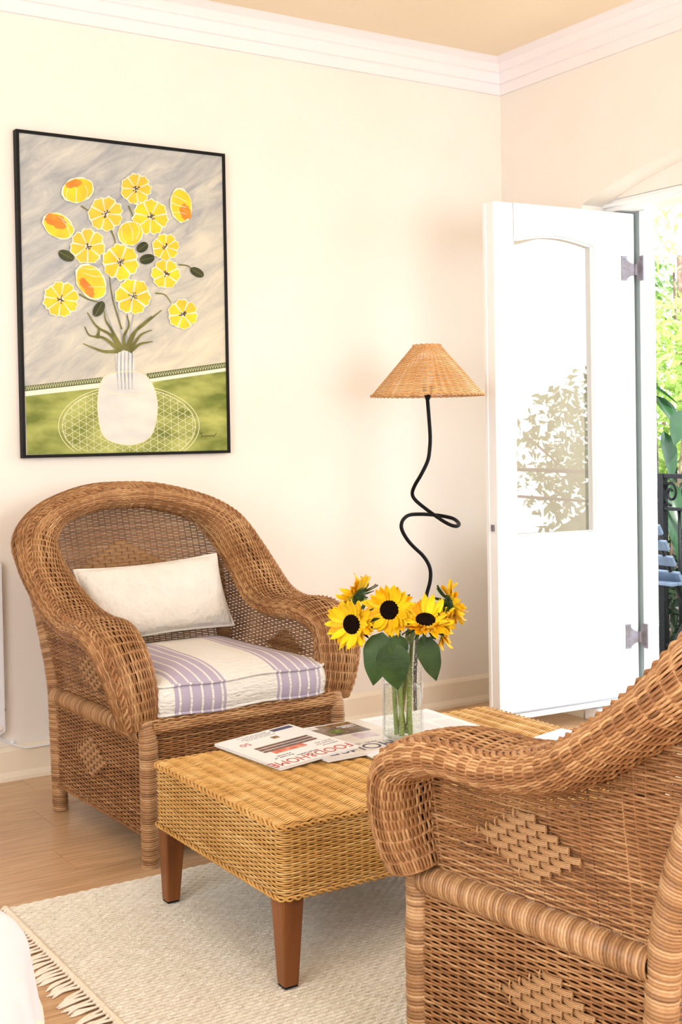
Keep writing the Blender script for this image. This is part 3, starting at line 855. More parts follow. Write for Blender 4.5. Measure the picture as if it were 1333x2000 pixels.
# (image column, row) of the stem read as offsets in metres: x to the right along the lamp's front plane, z up, y depth of the coil
DEPTH = 4.52; CXs = 834
stem = [(492,480),(500,600),(508,750),(503,850),(487,935),(440,1030),(395,1110),(377,1172),(400,1222),(470,1283),(540,1335),(600,1375),(650,1398),(687,1402),(702,1388),(672,1360),(600,1343),(520,1333),(430,1325),(350,1326),(303,1350),(284,1390),(293,1435),(330,1500),(380,1558),(440,1618),(480,1680),(496,1740),(491,1810),(470,1885),(450,1955),(428,2020),(402,2120),(380,2260),(370,2420),(370,2640)]
dep = [0,0,0,0,.0,.0,.02,.045,.05,.03,.0,-.04,-.06,-.05,-.02,.02,.05,.06,.04,.01,-.03,-.05,-.05,-.04,-.02,0,0,0,0,0,0,0,0,0,0,0]
sc = .27*DEPTH/F_PX
rdir = Vector((rt.x, rt.y, 0)).normalized(); fdir = Vector((fw.x, fw.y, 0)).normalized()
pts = []
for (a, b_), d in zip(stem, dep):
    p = rdir*((a-494)*sc)+fdir*d; pts.append((p.x, p.y, max(.02, 1.262-(b_-480)*sc)))
bx_ = rdir*((370-494)*sc)
pts[-1] = (bx_.x, bx_.y, .02); pts[-2] = (bx_.x, bx_.y, .12); pts[-3] = (bx_.x*.98, bx_.y*.98, .26)
q = spline(pts, 260)
MB().tube(q, .0068, 10).build('stem', M_iron, lampo, smooth=True)
MB().lathe([(0.0, .0), (.125, .0), (.13, .006), (.125, .014), (.05, .02), (.014, .03), (.0, .03)], (bx_.x, bx_.y, 0), seg=40).build('base', M_iron, lampo, smooth=True)
MB().lathe([(.0, 1.255), (.008, 1.256), (.012, 1.27), (.018, 1.284), (.0185, 1.305), (.0, 1.306)], seg=20).build('lamp_socket', M_black, lampo, smooth=True)
MB().tube([(-.034, 0, 1.306), (-.034, 0, 1.299), (.034, 0, 1.299), (.034, 0, 1.306)], .0022, 6).build('shade_fitter', M_black, lampo, rot=(0, 0, -YAW))
bulb = MB().lathe([(0, 1.40), (.018, 1.396), (.028, 1.378), (.03, 1.362), (.022, 1.335), (.013, 1.316), (.013, 1.306)], seg=20).build('bulb', mat('frosted_bulb', lin(245, 240, 230), .4), lampo, smooth=True)
sz0, sz1, sr0, sr1 = 1.272, 1.452, .205, .0485
shade = empty('lamp_shade', (0, 0, 0)); shade.parent = lampo
nrow = 58; nst = 40; M_ = nst*4+1
t = (np.arange(nrow)+.5)/nrow; ang = np.linspace(0, 2*PI, M_)
rr = sr0+(sr1-sr0)*t; zz = sz0+(sz1-sz0)*t
P = np.stack([rr[:, None]*np.cos(ang), rr[:, None]*np.sin(ang), zz[:, None]+0*ang], -1)
nvec = nrm(np.array([sz1-sz0, sr0-sr1]))
N = np.stack([nvec[0]*np.cos(ang)+0*rr[:, None], nvec[0]*np.sin(ang)+0*rr[:, None], np.full((nrow, M_), nvec[1])], -1)
W_ = Weave(); W_.rows(P, N, np.broadcast_to(PI*np.arange(M_)/4, P.shape[:2]), .0014, .0019, .0013, seed=91, sides=4, lo=.42, hi=.68)
sa = np.arange(nst)*2*PI/nst; tt = np.linspace(0, 1, 5)
Ps = np.stack([(sr0+(sr1-sr0)*tt)[None]*np.cos(sa)[:, None], (sr0+(sr1-sr0)*tt)[None]*np.sin(sa)[:, None], (sz0+(sz1-sz0)*tt)[None]+0*sa[:, None]], -1)
W_.stakes(Ps, np.broadcast_to(np.stack([np.cos(sa), np.sin(sa), 0*sa], 1)[:, None], Ps.shape), .0014, seed=92)
put('shade_weave', W_.mesh('shade_weave', M_shade), shade, kind='stuff')
for r_, z_ in ((sr0+.001, sz0), (sr1+.001, sz1)):
    a_ = np.linspace(0, 2*PI, 361); Cc = np.stack([r_*np.cos(a_), r_*np.sin(a_), np.full(361, z_)], 1)
    braid('rim_braid', Cc, np.stack([np.cos(a_), np.sin(a_), 0*a_], 1), .0034, shade, M_shade, turns=90 if r_ > .1 else 22)

# ------------------------------------------------------------------ framed painting
pa, pb, za, zb = -2.109, -1.3315, 1.074, 2.166
paint = empty('framed_painting', ((pa+pb)/2, 0, (za+zb)/2), label='framed painting of yellow flowers in a white vase on the wall', category='painting')
PWd, PHt = (pb-pa)/2, (zb-za)/2
fb = MB(); t = .0105; d0, d1 = -.030, -.0005
for a, b in (((-PWd, -PHt), (-PWd+t, PHt)), ((PWd-t, -PHt), (PWd, PHt)), ((-PWd+t, -PHt), (PWd-t, -PHt+t)), ((-PWd+t, PHt-t), (PWd-t, PHt))):
    fb.box((a[0], d0, a[1]), (b[0], d1, b[1]))
fb.build('frame', M_black, paint)
# homography from the study sketch of the picture (pixels of the sketch) to the canvas plane
src = np.array([(57, 62), (1245, 207), (1272, 1897), (100, 1928)], float); dst = np.array([(-PWd, PHt), (PWd, PHt), (PWd, -PHt), (-PWd, -PHt)])
Am = []
for (x, y), (u, v) in zip(src, dst):
    Am.append([x, y, 1, 0, 0, 0, -u*x, -u*y]); Am.append([0, 0, 0, x, y, 1, -v*x, -v*y])
hm = np.append(np.linalg.solve(np.array(Am), dst.ravel()), 1).reshape(3, 3)
def K(x, y):
    q = hm@np.array([x, y, 1.]); return q[0]/q[2], q[1]/q[2]
LAY = [-.0252]
def lay(): LAY[0] -= .000003; return LAY[0]
def art(name, polys, mats):
    """polys: list of (points in sketch pixels, material index); every polygon is a thin skin of paint"""
    b = MB(); LAY[0] -= .00002
    for pts, mi in polys:
        y = lay(); V = [(*K(*p),) for p in pts]
        ar = sum(V[i][0]*V[(i+1) % len(V)][1]-V[(i+1) % len(V)][0]*V[i][1] for i in range(len(V)))
        if ar < 0: V = V[::-1]
        b.add([(x, y, z) for x, z in V], [tuple(range(len(V)))], mi)
    return b.build(name, mats, paint, kind='stuff')
def ribbon(pts, w0, w1=None, n=24):
    q = spline([(a, b, 0) for a, b in pts], n)[:, :2]; w1 = w0 if w1 is None else w1
    T_ = nrm(np.gradient(q, axis=0)); Nn = np.stack([-T_[:, 1], T_[:, 0]], 1); w = np.linspace(w0, w1, n)[:, None]/2
    L_, R_ = q+Nn*w, q-Nn*w
    return [np.array([L_[i], L_[i+1], R_[i+1], R_[i]]) for i in range(n-1)]
def canvas_mat():
    M = bpy.data.materials.new('painted_canvas'); M.use_nodes = True
    nt = M.node_tree; N = nt.nodes; L = nt.links; B = N['Principled BSDF']
    tc = N.new('ShaderNodeTexCoord'); mp = N.new('ShaderNodeMapping'); mp.inputs['Scale'].default_value = (3, 3, 3)
    mp.inputs['Rotation'].default_value = (0, .6, 0)
    L.new(tc.outputs['Object'], mp.inputs[0])
    m2 = N.new('ShaderNodeMapping'); m2.inputs['Scale'].default_value = (1, 1, 4); L.new(mp.outputs[0], m2.inputs[0])
    n1 = N.new('ShaderNodeTexNoise'); n1.inputs['Scale'].default_value = 1.4; n1.inputs['Detail'].default_value = 9; n1.inputs['Roughness'].default_value = .65; n1.inputs['Distortion'].default_value = .6
    L.new(m2.outputs[0], n1.inputs['Vector'])
    r1 = N.new('ShaderNodeValToRGB'); e = r1.color_ramp.elements
    e[0].position = .30; e[0].color = lin(146, 148, 154); e[1].position = .68; e[1].color = lin(208, 204, 192); k = e.new(.5); k.color = lin(180, 179, 175)
    L.new(n1.outputs['Fac'], r1.inputs[0])
    sp = N.new('ShaderNodeSeparateXYZ'); L.new(tc.outputs['Object'], sp.inputs[0])
    ma = N.new('ShaderNodeMath'); ma.operation = 'MULTIPLY_ADD'; ma.inputs[1].default_value = -.9; ma.inputs[2].default_value = .22
    L.new(sp.outputs['Z'], ma.inputs[0])
    mb_ = N.new('ShaderNodeMath'); mb_.operation = 'MULTIPLY_ADD'; mb_.inputs[1].default_value = .7; L.new(sp.outputs['X'], mb_.inputs[0]); L.new(ma.outputs[0], mb_.inputs[2])
    mc = N.new('ShaderNodeMath'); mc.operation = 'MULTIPLY_ADD'; mc.inputs[1].default_value = .8; L.new(n1.outputs['Fac'], mc.inputs[0]); 
    sb = N.new('ShaderNodeMath'); sb.operation = 'SUBTRACT'; sb.inputs[1].default_value = .35; L.new(mb_.outputs[0], sb.inputs[0]); L.new(sb.outputs[0], mc.inputs[2])
    mc.use_clamp = True
    mx = N.new('ShaderNodeMix'); mx.data_type = 'RGBA'; mx.inputs['B'].default_value = lin(226, 214, 182)
    L.new(mc.outputs[0], mx.inputs['Factor']); L.new(r1.outputs[0], mx.inputs['A'])
    L.new(mx.outputs['Result'], B.inputs['Base Color'])
    B.inputs['Roughness'].default_value = .55; B.inputs['Specular IOR Level'].default_value = .3
    bn = N.new('ShaderNodeBump'); bn.inputs['Strength'].default_value = .15; L.new(n1.outputs['Fac'], bn.inputs['Height']); L.new(bn.outputs[0], B.inputs['Normal'])
    return M
MB().box((-PWd+t, -.0245, -PHt+t), (PWd-t, -.004, PHt-t)).build('canvas', canvas_mat(), paint)
A_green = mat('paint_olive_green', lin(104, 116, 40), .5, .3, var=lin(188, 190, 104), scale=7, stretch=(1, 1, 2.5), detail=7)
A_dgreen = mat('paint_dark_olive', lin(92, 100, 56), .5, .3); A_cream = mat('paint_cream', lin(238, 226, 206), .5, .3)
A_yel = mat('paint_yellow', lin(250, 214, 40), .45, .3, var=lin(246, 180, 52), scale=14); A_org = mat('paint_orange', lin(240, 176, 60), .45, .3, var=lin(248, 200, 60), scale=16)
A_red = mat('paint_red_orange', lin(228, 112, 40), .45, .3, var=lin(240, 150, 50), scale=26); A_dark = mat('paint_umber', lin(76, 64, 36), .5, .3)
A_leaf = mat('paint_leaf_green', lin(40, 46, 24), .5, .3, var=lin(72, 76, 40), scale=22); A_frond = mat('paint_frond_green', lin(92, 90, 40), .5, .3, var=lin(128, 124, 62), scale=20)
A_white = mat('paint_vase_white', lin(226, 222, 210), .5, .3, var=lin(206, 204, 198), scale=9, stretch=(1, 1, 3), detail=6); A_blue = mat('paint_slate_blue', lin(138, 146, 160), .5, .3, var=lin(196, 198, 200), scale=18)
A_line = mat('paint_pale_line', lin(222, 220, 176), .5, .3)
AM = [A_cream, A_yel, A_org, A_red, A_dark, A_green, A_dgreen, A_leaf, A_frond, A_white, A_blue, A_line]
CR, YE, OR, RE, DK, GR, DG, LF, FR, WH, BL, LN = range(12)
art('painted_table_ground', [([(116, 1575), (550, 1528), (850, 1490), (1250, 1425), (1262, 1888), (126, 1908)], GR)], AM)
art('painted_border', [([(112, 1520), (552, 1470), (556, 1500), (112, 1550)], DG), ([(800, 1450), (1248, 1386), (1249, 1416), (812, 1480)], DG),
                       ([(112, 1552), (556, 1502), (558, 1528), (114, 1578)], CR), ([(812, 1482), (1249, 1418), (1250, 1436), (815, 1500)], CR)], AM)
zg = []
for i in range(31):
    x = 118+i*14; y = 1533-(x-112)*.113
    zg += [(r, LN) for r in ribbon([(x, y+12), (x+7, y-13), (x+14, y+10)], 2.2, n=5)]
for i in range(31):
    x = 812+i*14; y = 1464-(x-806)*.144
    zg += [(r, LN) for r in ribbon([(x, y+11), (x+7, y-12), (x+14, y+9)], 2.2, n=5)]
art('painted_zigzag', zg, AM)
# round lattice table: rim and crossing lines clipped to the ellipse
tcx, tcy, trx, try_ = 700, 1745, 398, 228
el = [(tcx+trx*math.cos(a), tcy+try_*math.sin(a)) for a in np.linspace(0, 2*PI, 73)[:-1]]
el = [(x, min(y, 1896)) for x, y in el]
lat = [(el, DG)] if False else []
for r_ in ([(tcx+trx*math.cos(a), tcy+try_*math.sin(a)) for a in np.linspace(PI*.78, PI*2.22, 60)],
           [(tcx+(trx-22)*math.cos(a), tcy+(try_-14)*math.sin(a)) for a in np.linspace(PI*.78, PI*2.22, 60)]):
    r_ = [p for p in r_ if p[1] < 1893]; lat += [(q, LN) for q in ribbon(r_, 4, n=50)]
def clip(p, d):
    # chord of the ellipse through p along d
    a = (d[0]/trx)**2+(d[1]/try_)**2; b = 2*((p[0]-tcx)*d[0]/trx**2+(p[1]-tcy)*d[1]/try_**2); c = ((p[0]-tcx)/trx)**2+((p[1]-tcy)/try_)**2-.92
    D = b*b-4*a*c
    if D <= 0: return None
    t0, t1 = (-b-math.sqrt(D))/2/a, (-b+math.sqrt(D))/2/a
    P0, P1 = np.array(p)+t0*np.array(d), np.array(p)+t1*np.array(d)
    for A_, B_ in ((P0, P1), (P1, P0)):
        if A_[1] > 1890:
            k = (1890-B_[1])/(A_[1]-B_[1]+1e-9); A_[:] = B_+(A_-B_)*k
    return [P0, P1]
for ang, step in ((28, 34), (-32, 34), (88, 40)):
    d = (math.cos(math.radians(ang)), math.sin(math.radians(ang))); nn_ = (-d[1], d[0])
    for k in range(-14, 15):
        c = clip((tcx+nn_[0]*k*step, tcy+nn_[1]*k*step), d)
        if c: lat += [(q, LN) for q in ribbon(c, 2.4, n=2)]
art('painted_lattice_table', lat, AM)
body = spline([(640, 1440, 0), (560, 1470, 0), (528, 1560, 0), (526, 1680, 0), (555, 1800, 0), (640, 1846, 0), (740, 1848, 0), (825, 1800, 0), (858, 1690, 0), (858, 1590, 0), (815, 1480, 0), (735, 1438, 0)], 60)[:, :2]
neck = [(624, 1322), (728, 1322), (734, 1445), (630, 1450)]
vs_ = [(list(map(tuple, body)), WH), (neck, WH)]
for i in range(5): vs_ += [(q, BL) for q in ribbon([(636+i*21, 1325), (634+i*21, 1430), (640+i*20, 1540)], 9, 7, n=8)]
vs_ += [(q, LN) for q in ribbon([(540, 1500), (600, 1555), (690, 1572), (790, 1556), (838, 1500)], 3, n=20)]
vs_ += [(q, LN) for q in ribbon(np.r_[body, body[:1]], 4, n=70)]
art('painted_vase', vs_, AM)
for a in ([(655, 1315), (600, 1180), (560, 1060)], [(668, 1315), (650, 1150), (620, 980)], [(690, 1315), (690, 1150), (700, 1020)], [(705, 1315), (715, 1180), (735, 1080)], [(660, 1200), (610, 1030), (590, 900)], [(850, 995), (905, 1005), (940, 1050)],
          [(430, 500), (460, 520), (500, 540)], [(700, 500), (722, 560), (720, 620)], [(905, 500), (880, 560), (850, 600)], [(985, 835), (1030, 840), (1060, 860)], [(420, 1000), (470, 1030), (540, 1050)], [(600, 640), (620, 690), (625, 740)]):
    art('painted_stem', [(q, BL if a[0][1] > 1250 else FR) for q in ribbon(a, 9, 4, n=14)], AM)
for a in ([(655, 1325), (600, 1235), (520, 1185), (465, 1105)], [(648, 1320), (560, 1250), (480, 1235), (450, 1185)], [(640, 1325), (560, 1325), (500, 1305), (440, 1280)], [(660, 1310), (600, 1200), (570, 1150), (560, 1095)],
          [(685, 1320), (720, 1230), (790, 1170), (885, 1092)], [(690, 1322), (740, 1210), (790, 1160), (830, 1125)], [(700, 1325), (760, 1240), (800, 1215), (830, 1205)], [(705, 1328), (760, 1285), (800, 1275), (836, 1268)], [(675, 1315), (672, 1240), (700, 1180), (690, 1120)], [(520, 1250), (530, 1210), (525, 1180)]):
    art('painted_frond', [(q, FR) for q in ribbon(a, 22, 5, n=20)], AM)
def oval(cx, cy, a, b, rot, n=24, wob=0, sd=0):
    g_ = random.Random(sd); c, s = math.cos(math.radians(rot)), math.sin(math.radians(rot)); P_ = []
    for i in range(n):
        t_ = 2*PI*i/n; r_ = 1+wob*g_.uniform(-1, 1); x, y = a*r_*math.cos(t_), b*r_*math.sin(t_); P_.append((cx+c*x-s*y, cy+s*x+c*y))
    return P_
for cx_, cy_, a, b, rot in ((345, 783, 48, 29, 28), (777, 736, 36, 27, -38), (803, 803, 43, 28, -14), (530, 1085, 48, 29, -60), (1086, 878, 43, 24, 30)):
    art('painted_leaf', [(oval(cx_, cy_, a, b, rot), LF)]+[(q, FR) for q in ribbon([(cx_-a*.9*math.cos(math.radians(rot)), cy_-a*.9*math.sin(math.radians(rot))), (cx_, cy_), (cx_+a*.9*math.cos(math.radians(rot)), cy_+a*.9*math.sin(math.radians(rot)))], 3, n=6)], AM)
def bloom(cx_, cy_, r_, n_, mi, sd):
    g_ = random.Random(sd); polys = []; a0 = g_.uniform(0, 6)
    for grow, mm in ((1.06, CR), (1, mi)):
        for i in range(n_):
            a = a0+2*PI*i/n_; w_ = PI/n_*(1.0 if mm == CR else .88); P_ = []
            rr_ = r_*grow; inner = .16 if mm == mi else .05
            for t_ in np.linspace(-1, 1, 9):
                k = rr_*(1-.10*t_*t_+.045*math.sin(t_*7+i)+(0.02*g_.uniform(-1, 1)))
                P_.append((cx_+k*math.cos(a+t_*w_), cy_+k*math.sin(a+t_*w_)))
            P_.append((cx_+r_*inner*math.cos(a+.3), cy_+r_*inner*math.sin(a+.3))); P_.append((cx_+r_*inner*math.cos(a-.3), cy_+r_*inner*math.sin(a-.3)))
            polys.append((P_, mm))
    for i in range(9):
        a = g_.uniform(0, 2*PI); l_ = r_*g_.uniform(.12, .26)
        polys += [(q, DK) for q in ribbon([(cx_, cy_), (cx_+l_*math.cos(a), cy_+l_*math.sin(a))], 3.5, n=2)]
        polys.append((oval(cx_+l_*math.cos(a), cy_+l_*math.sin(a), 4, 4, 0, 6), DK))
    art('painted_flower', polys, AM)
for k, f in enumerate([(740, 405, 84, 7, OR), (568, 547, 95, 7, OR), (822, 565, 98, 7, YE), (466, 730, 96, 7, OR), (652, 820, 100, 6, YE), (908, 735, 74, 7, YE), (908, 888, 80, 6, YE), (315, 1030, 98, 8, YE), (722, 1015, 98, 6, YE), (1005, 1115, 82, 6, YE)]):
    bloom(*f, 40+k)
def side_bloom(name, outer, inner, spokes):
    polys = [(oval(*outer[:5], wob=.05, sd=3), CR)]
    c = outer; polys.append((oval(c[0], c[1], c[2]*.93, c[3]*.91, c[4], wob=.04, sd=4), YE))
    if inner: polys.append((oval(*inner, wob=.16, sd=5), RE))
    for sp_ in spokes: polys += [(q, CR) for q in ribbon(sp_, 4, 2, n=8)]
    art(name, polys, AM)
side_bloom('painted_flower', (410, 412, 94, 72, -14), (385, 375, 48, 22, -14), [[(350, 475), (345, 430), (360, 395)], [(400, 482), (400, 440), (400, 400)], [(455, 468), (465, 420), (450, 385)]])
side_bloom('painted_flower', (300, 615, 98, 68, 32), (285, 585, 66, 36, 26), [[(370, 680), (350, 620), (320, 580)], [(385, 620), (345, 590), (300, 560)]])
side_bloom('painted_flower', (996, 500, 62, 100, -8), (1018, 535, 30, 46, -20), [[(935, 480), (980, 500), (1030, 510)], [(950, 440), (990, 460), (1030, 480)], [(950, 540), (990, 540), (1025, 550)]])
side_bloom('painted_flower', (708, 658, 74, 70, -30), None, [[(690, 730), (660, 670), (660, 620)], [(720, 700), (720, 650), (700, 600)], [(740, 690), (760, 640), (740, 600)]])
side_bloom('painted_flower', (484, 932, 112, 78, 58), (462, 962, 66, 24, 56), [[(560, 900), (500, 900), (440, 880)], [(570, 960), (520, 960), (470, 960)], [(540, 860), (470, 860), (420, 850)]])
art('painted_signature', [(q, DK) for a in ([(1100, 1785), (1112, 1800), (1106, 1812)], [(1100, 1786), (1122, 1782)], [(1118, 1800), (1128, 1806), (1134, 1796), (1142, 1806), (1150, 1797), (1158, 1806), (1166, 1796), (1176, 1805), (1186, 1792), (1194, 1786)]) for q in ribbon(a, 3, n=20)], AM)

# ------------------------------------------------------------------ magazines and papers on the table
TT = .3525
def text(s_, size, m_, parent, loc, rz, name='lettering', sx=1, ext=.0002):
    c = bpy.data.curves.new(name, 'FONT'); c.body = s_; c.size = size; c.extrude = ext; c.align_x = 'LEFT'; c.materials.append(m_)
    tmp = bpy.data.objects.new(name, c); me_ = bpy.data.meshes.new_from_object(tmp); bpy.data.objects.remove(tmp)
    o = bpy.data.objects.new(name, me_); o.parent = parent; o.location = loc; o.rotation_euler = (0, 0, rz); o.scale = (sx, 1, 1); COL.objects.link(o)
    return o
P_red = mat('print_red', lin(176, 52, 46), .4, .4); P_navy = mat('print_navy', lin(52, 50, 92), .4, .4); P_grey = mat('print_grey', lin(120, 118, 122), .4, .4)
P_cover = mat('glossy_white_cover', lin(238, 236, 236), .22, .5); P_photo = mat('print_house_photo', lin(38, 36, 40), .25, .5, var=lin(150, 130, 112), scale=34, detail=5)
P_cake = mat('print_chocolate', lin(70, 44, 34), .25, .5, var=lin(120, 88, 74), scale=30); P_berry = mat('print_berry', lin(196, 66, 44), .25, .5, var=lin(222, 150, 120), scale=70)
P_sand = mat('print_sand', lin(206, 196, 184), .25, .5, var=lin(226, 220, 212), scale=16); P_gold = mat('print_gold', lin(150, 110, 44), .25, .5, var=lin(90, 66, 40), scale=50)
P_green = mat('print_green', lin(120, 150, 70), .25, .5, var=lin(60, 80, 40), scale=60); P_lilac = mat('print_lilac', lin(170, 150, 166), .25, .5, var=lin(205, 192, 200), scale=30)
def magazine(name, c, w_, h_, th, rz, label, z=TT, curl=.006, cover=P_cover):
    """local x = along the title (left to right), y = towards the title edge"""
    r = empty(name, (c[0], c[1], z), rz, label=label, category='magazine')
    b = MB(); n = 13; V = []
    xs_ = np.linspace(-w_/2, w_/2, n)
    top = th+curl*np.clip((xs_-w_*.05)/(w_*.45), 0, 1)**2*0
    for zlo, zhi, mname, mm in ((0, th-.0006, 'pages', M_pages), (th-.0006, th, 'cover', cover)):
        MB().box((-w_/2, -h_/2, zlo), (w_/2, h_/2, zhi)).build(mname, mm, r)
    return r
def flat(parent, m_, x0, y0, x1, y1, z, name='printed_picture'):
    MB().box((x0, y0, z), (x1, y1, z+.00015)).build(name, m_, parent)
# food magazine: near corner (-2.04,-1.576), right corner (-1.809,-1.557), back corner (-1.787,-1.254)
m1 = magazine('magazine', (-1.916, -1.416), .232, .296, .0075, math.radians(180+4.5), 'food magazine with a red title lying nearest the end of the coffee table', z=TT+.0074)
m1.rotation_euler = (0, .060, math.radians(180+4.5))
zt = .0076
text('FOOD&HOME', .054, P_red, m1, (-.112, .104, zt), 0, 'title_lettering', .70)
text('ENTERTAINING', .011, P_navy, m1, (-.03, .093, zt), 0, 'subtitle_lettering', .8)
flat(m1, P_cake, -.085, -.030, .075, .022, zt); flat(m1, P_berry, -.035, .022, .06, .048, zt); flat(m1, M_paper, -.085, .006, .075, .0085, zt+.0002); flat(m1, M_paper, -.085, -.014, .075, -.0115, zt+.0002)
text('50', .034, P_red, m1, (.055, -.085, zt), 0, 'number_lettering', .9)
for k, (x_, y_, s_) in enumerate(((-.105, .075, 'delicious'), (-.105, .060, 'recipes for'), (-.105, .046, 'every day'), (.03, .078, 'the best of'), (.03, .065, 'summer'))): text(s_, .013, P_navy if k > 2 else P_grey, m1, (x_, y_, zt), 0, 'cover_lines')
for k in range(4): text('good food and easy living', .0085, P_grey, m1, (-.04+.01*(k % 2), -.105-.010*k, zt), 0, 'cover_lines')
flat(m1, P_navy, -.108, -.14, -.045, -.118, zt); flat(m1, P_gold, -.03, -.085, -.01, -.065, zt)
# home and garden magazine, partly under the first
m2 = magazine('magazine', (-1.755, -1.438), .290, .292, .0085, math.radians(180+1.0), 'home and garden magazine with a dark title lying beside the vase', z=TT+.0034, cover=P_sand)
zt = .0086
text('HOUSE', .066, P_navy, m2, (-.085, .084, zt), 0, 'title_lettering', 1.0)
text('AND LEISURE', .020, P_grey, m2, (-.05, .066, zt), 0, 'subtitle_lettering', .9)
flat(m2, P_photo, -.105, -.118, .135, -.03, zt); flat(m2, P_green, -.04, -.085, .0, -.055, zt+.0002); flat(m2, P_lilac, -.09, -.02, -.03, .03, zt); flat(m2, P_gold, -.105, -.145, .0, -.12, zt)
text('FIX IT', .03, P_cover, m2, (.03, -.14, zt), 0, 'cover_lines', 1.1)
flat(m2, P_navy, .045, -.03, .112, .06, zt); text('WINTER\nGARDENS', .012, P_cover, m2, (-.10, -.10, zt+.0004), 0, 'cover_lines')
m3 = magazine('newspaper', (-1.575, -1.440), .41, .365, .0032, math.radians(180-1.5), 'white folded newspaper under the vase and magazines', z=TT, cover=M_paper)
for k in range(5):
    for j in range(3): flat(m3, mat('newsprint_grey', lin(224, 223, 226), .8) if (k, j) == (0, 0) else bpy.data.materials['newsprint_grey'], -.185+.075*k, -.15+.1*j, -.125+.075*k, -.075+.1*j, .0032, 'printed_column')
m3['category'] = 'newspaper'
m4 = magazine('newspaper', (-1.305, -1.785), .215, .20, .004, math.radians(180+14), 'white folded sheet at the far front corner of the coffee table', z=TT, cover=M_paper); m4['category'] = 'paper'

# ------------------------------------------------------------------ glass vase with sunflowers
VX, VY, VZ = -1.653, -1.552, TT+.0034+.0087
VR, VH = .0515, .283
def thin_glass(name, ior, tint, bump, scale):
    M = bpy.data.materials.new(name); M.use_nodes = True; nt = M.node_tree; nt.nodes.clear()
    out = nt.nodes.new('ShaderNodeOutputMaterial'); mx = nt.nodes.new('ShaderNodeMixShader')
    tr = nt.nodes.new('ShaderNodeBsdfTransparent'); gl = nt.nodes.new('ShaderNodeBsdfGlossy'); fn = schlick(nt, ((ior-1)/(ior+1))**2)
    tr.inputs[0].default_value = tint; gl.inputs['Roughness'].default_value = .08
    if bump:
        vo = nt.nodes.new('ShaderNodeTexVoronoi'); vo.inputs['Scale'].default_value = scale
        tc = nt.nodes.new('ShaderNodeTexCoord'); nt.links.new(tc.outputs['Object'], vo.inputs['Vector'])
        rp = nt.nodes.new('ShaderNodeMapRange'); rp.inputs['From Min'].default_value = .15; rp.inputs['From Max'].default_value = .34; nt.links.new(vo.outputs['Distance'], rp.inputs['Value'])
        bn = nt.nodes.new('ShaderNodeBump'); bn.inputs['Strength'].default_value = bump; bn.inputs['Distance'].default_value = .004
        nt.links.new(rp.outputs[0], bn.inputs['Height']); nt.links.new(bn.outputs[0], gl.inputs['Normal']); nt.links.new(bn.outputs[0], nt.nodes[fn.label].inputs['Normal'])
    nt.links.new(fn.outputs[0], mx.inputs[0]); nt.links.new(tr.outputs[0], mx.inputs[1]); nt.links.new(gl.outputs[0], mx.inputs[2]); nt.links.new(mx.outputs[0], out.inputs[0])
    return M
M_glass = thin_glass('bubbled_glass', 1.5, (.985, .992, .99, 1), 1.0, 150)
M_water = thin_glass('clear_water', 1.33, (.955, .975, .94, 1), 0, 1)
vase = empty('glass_vase', (VX, VY, VZ), label='clear bubbled glass cylinder vase of water on the coffee table', category='vase')
MB().lathe([(0, 0), (VR-.003, 0), (VR, .004), (VR, VH-.002), (VR-.0018, VH), (VR-.0036, VH-.002), (VR-.0036, .016), (VR-.008, .0125), (0, .012)], seg=48).build('glass_body', M_glass, vase, smooth=True)
MB().lathe([(0, .0128), (VR-.009, .0131), (VR-.0042, .0168), (VR-.0042, .141), (0, .141)], seg=48).build('water', M_water, vase, smooth=True)

g_ = np.random.default_rng(77); nb = 260  # bubbles in the glass wall, coloured white to paint in its sparkle
th_ = g_.uniform(0, 2*PI, nb); zb2 = .02+.25*g_.uniform(0, 1, nb)**1.3; rb = g_.uniform(.0005, .0013, nb)
Cb = np.stack([(VR-.0018)*np.cos(th_), (VR-.0018)*np.sin(th_), zb2], 1)
oc = np.array([(1, 0, 0), (-1, 0, 0), (0, 1, 0), (0, -1, 0), (0, 0, 1), (0, 0, -1)], float)
Vb = (Cb[:, None]+oc[None]*rb[:, None, None]).reshape(-1, 3)
fo = np.array([(0, 2, 4), (2, 1, 4), (1, 3, 4), (3, 0, 4), (2, 0, 5), (1, 2, 5), (3, 1, 5), (0, 3, 5)])
put('sparkle_bubbles', mesh_np('sparkle_bubbles', Vb, (np.arange(nb)[:, None, None]*6+fo[None]).reshape(-1, 3), mat('bubble_sparkle_white', lin(245, 248, 248), .1, .8), True), vase, kind='stuff')
def petal_mesh(L, W_, cup, tw):
    V = []; F = []; nu, nv = 7, 4
    for i in range(nu):
        t = i/(nu-1); w = W_*(math.sin(PI*min(t*.80+.16, 1))**.8)*(1 if t < .95 else .35)
        for j in range(nv+1):
            s_ = j/nv*2-1
            x = L*t; y = s_*w/2; z = cup*t*t*L+.0016*abs(s_)*1.2-.001*math.cos(s_*PI*2)+tw*s_*t*.004
            V.append((x, y, z))
    for i in range(nu-1):
        for j in range(nv): a = i*(nv+1)+j; F.append((a, a+nv+1, a+nv+2, a+1))
    return V, F
PET = []
for k in range(6):
    V, F = petal_mesh(.0350+.004*random.random(), .0150+.003*random.random(), random.uniform(-.25, .45), random.uniform(-1, 1))
    PET.append(mesh_np('petal', V, F, M_petal if k % 3 else M_petal2, True))
SEP = []
for k in range(3):
    V, F = petal_mesh(.030+.006*k, .009, .35-.2*k, .6); SEP.append(mesh_np('sepal', V, F, M_leaf, True))
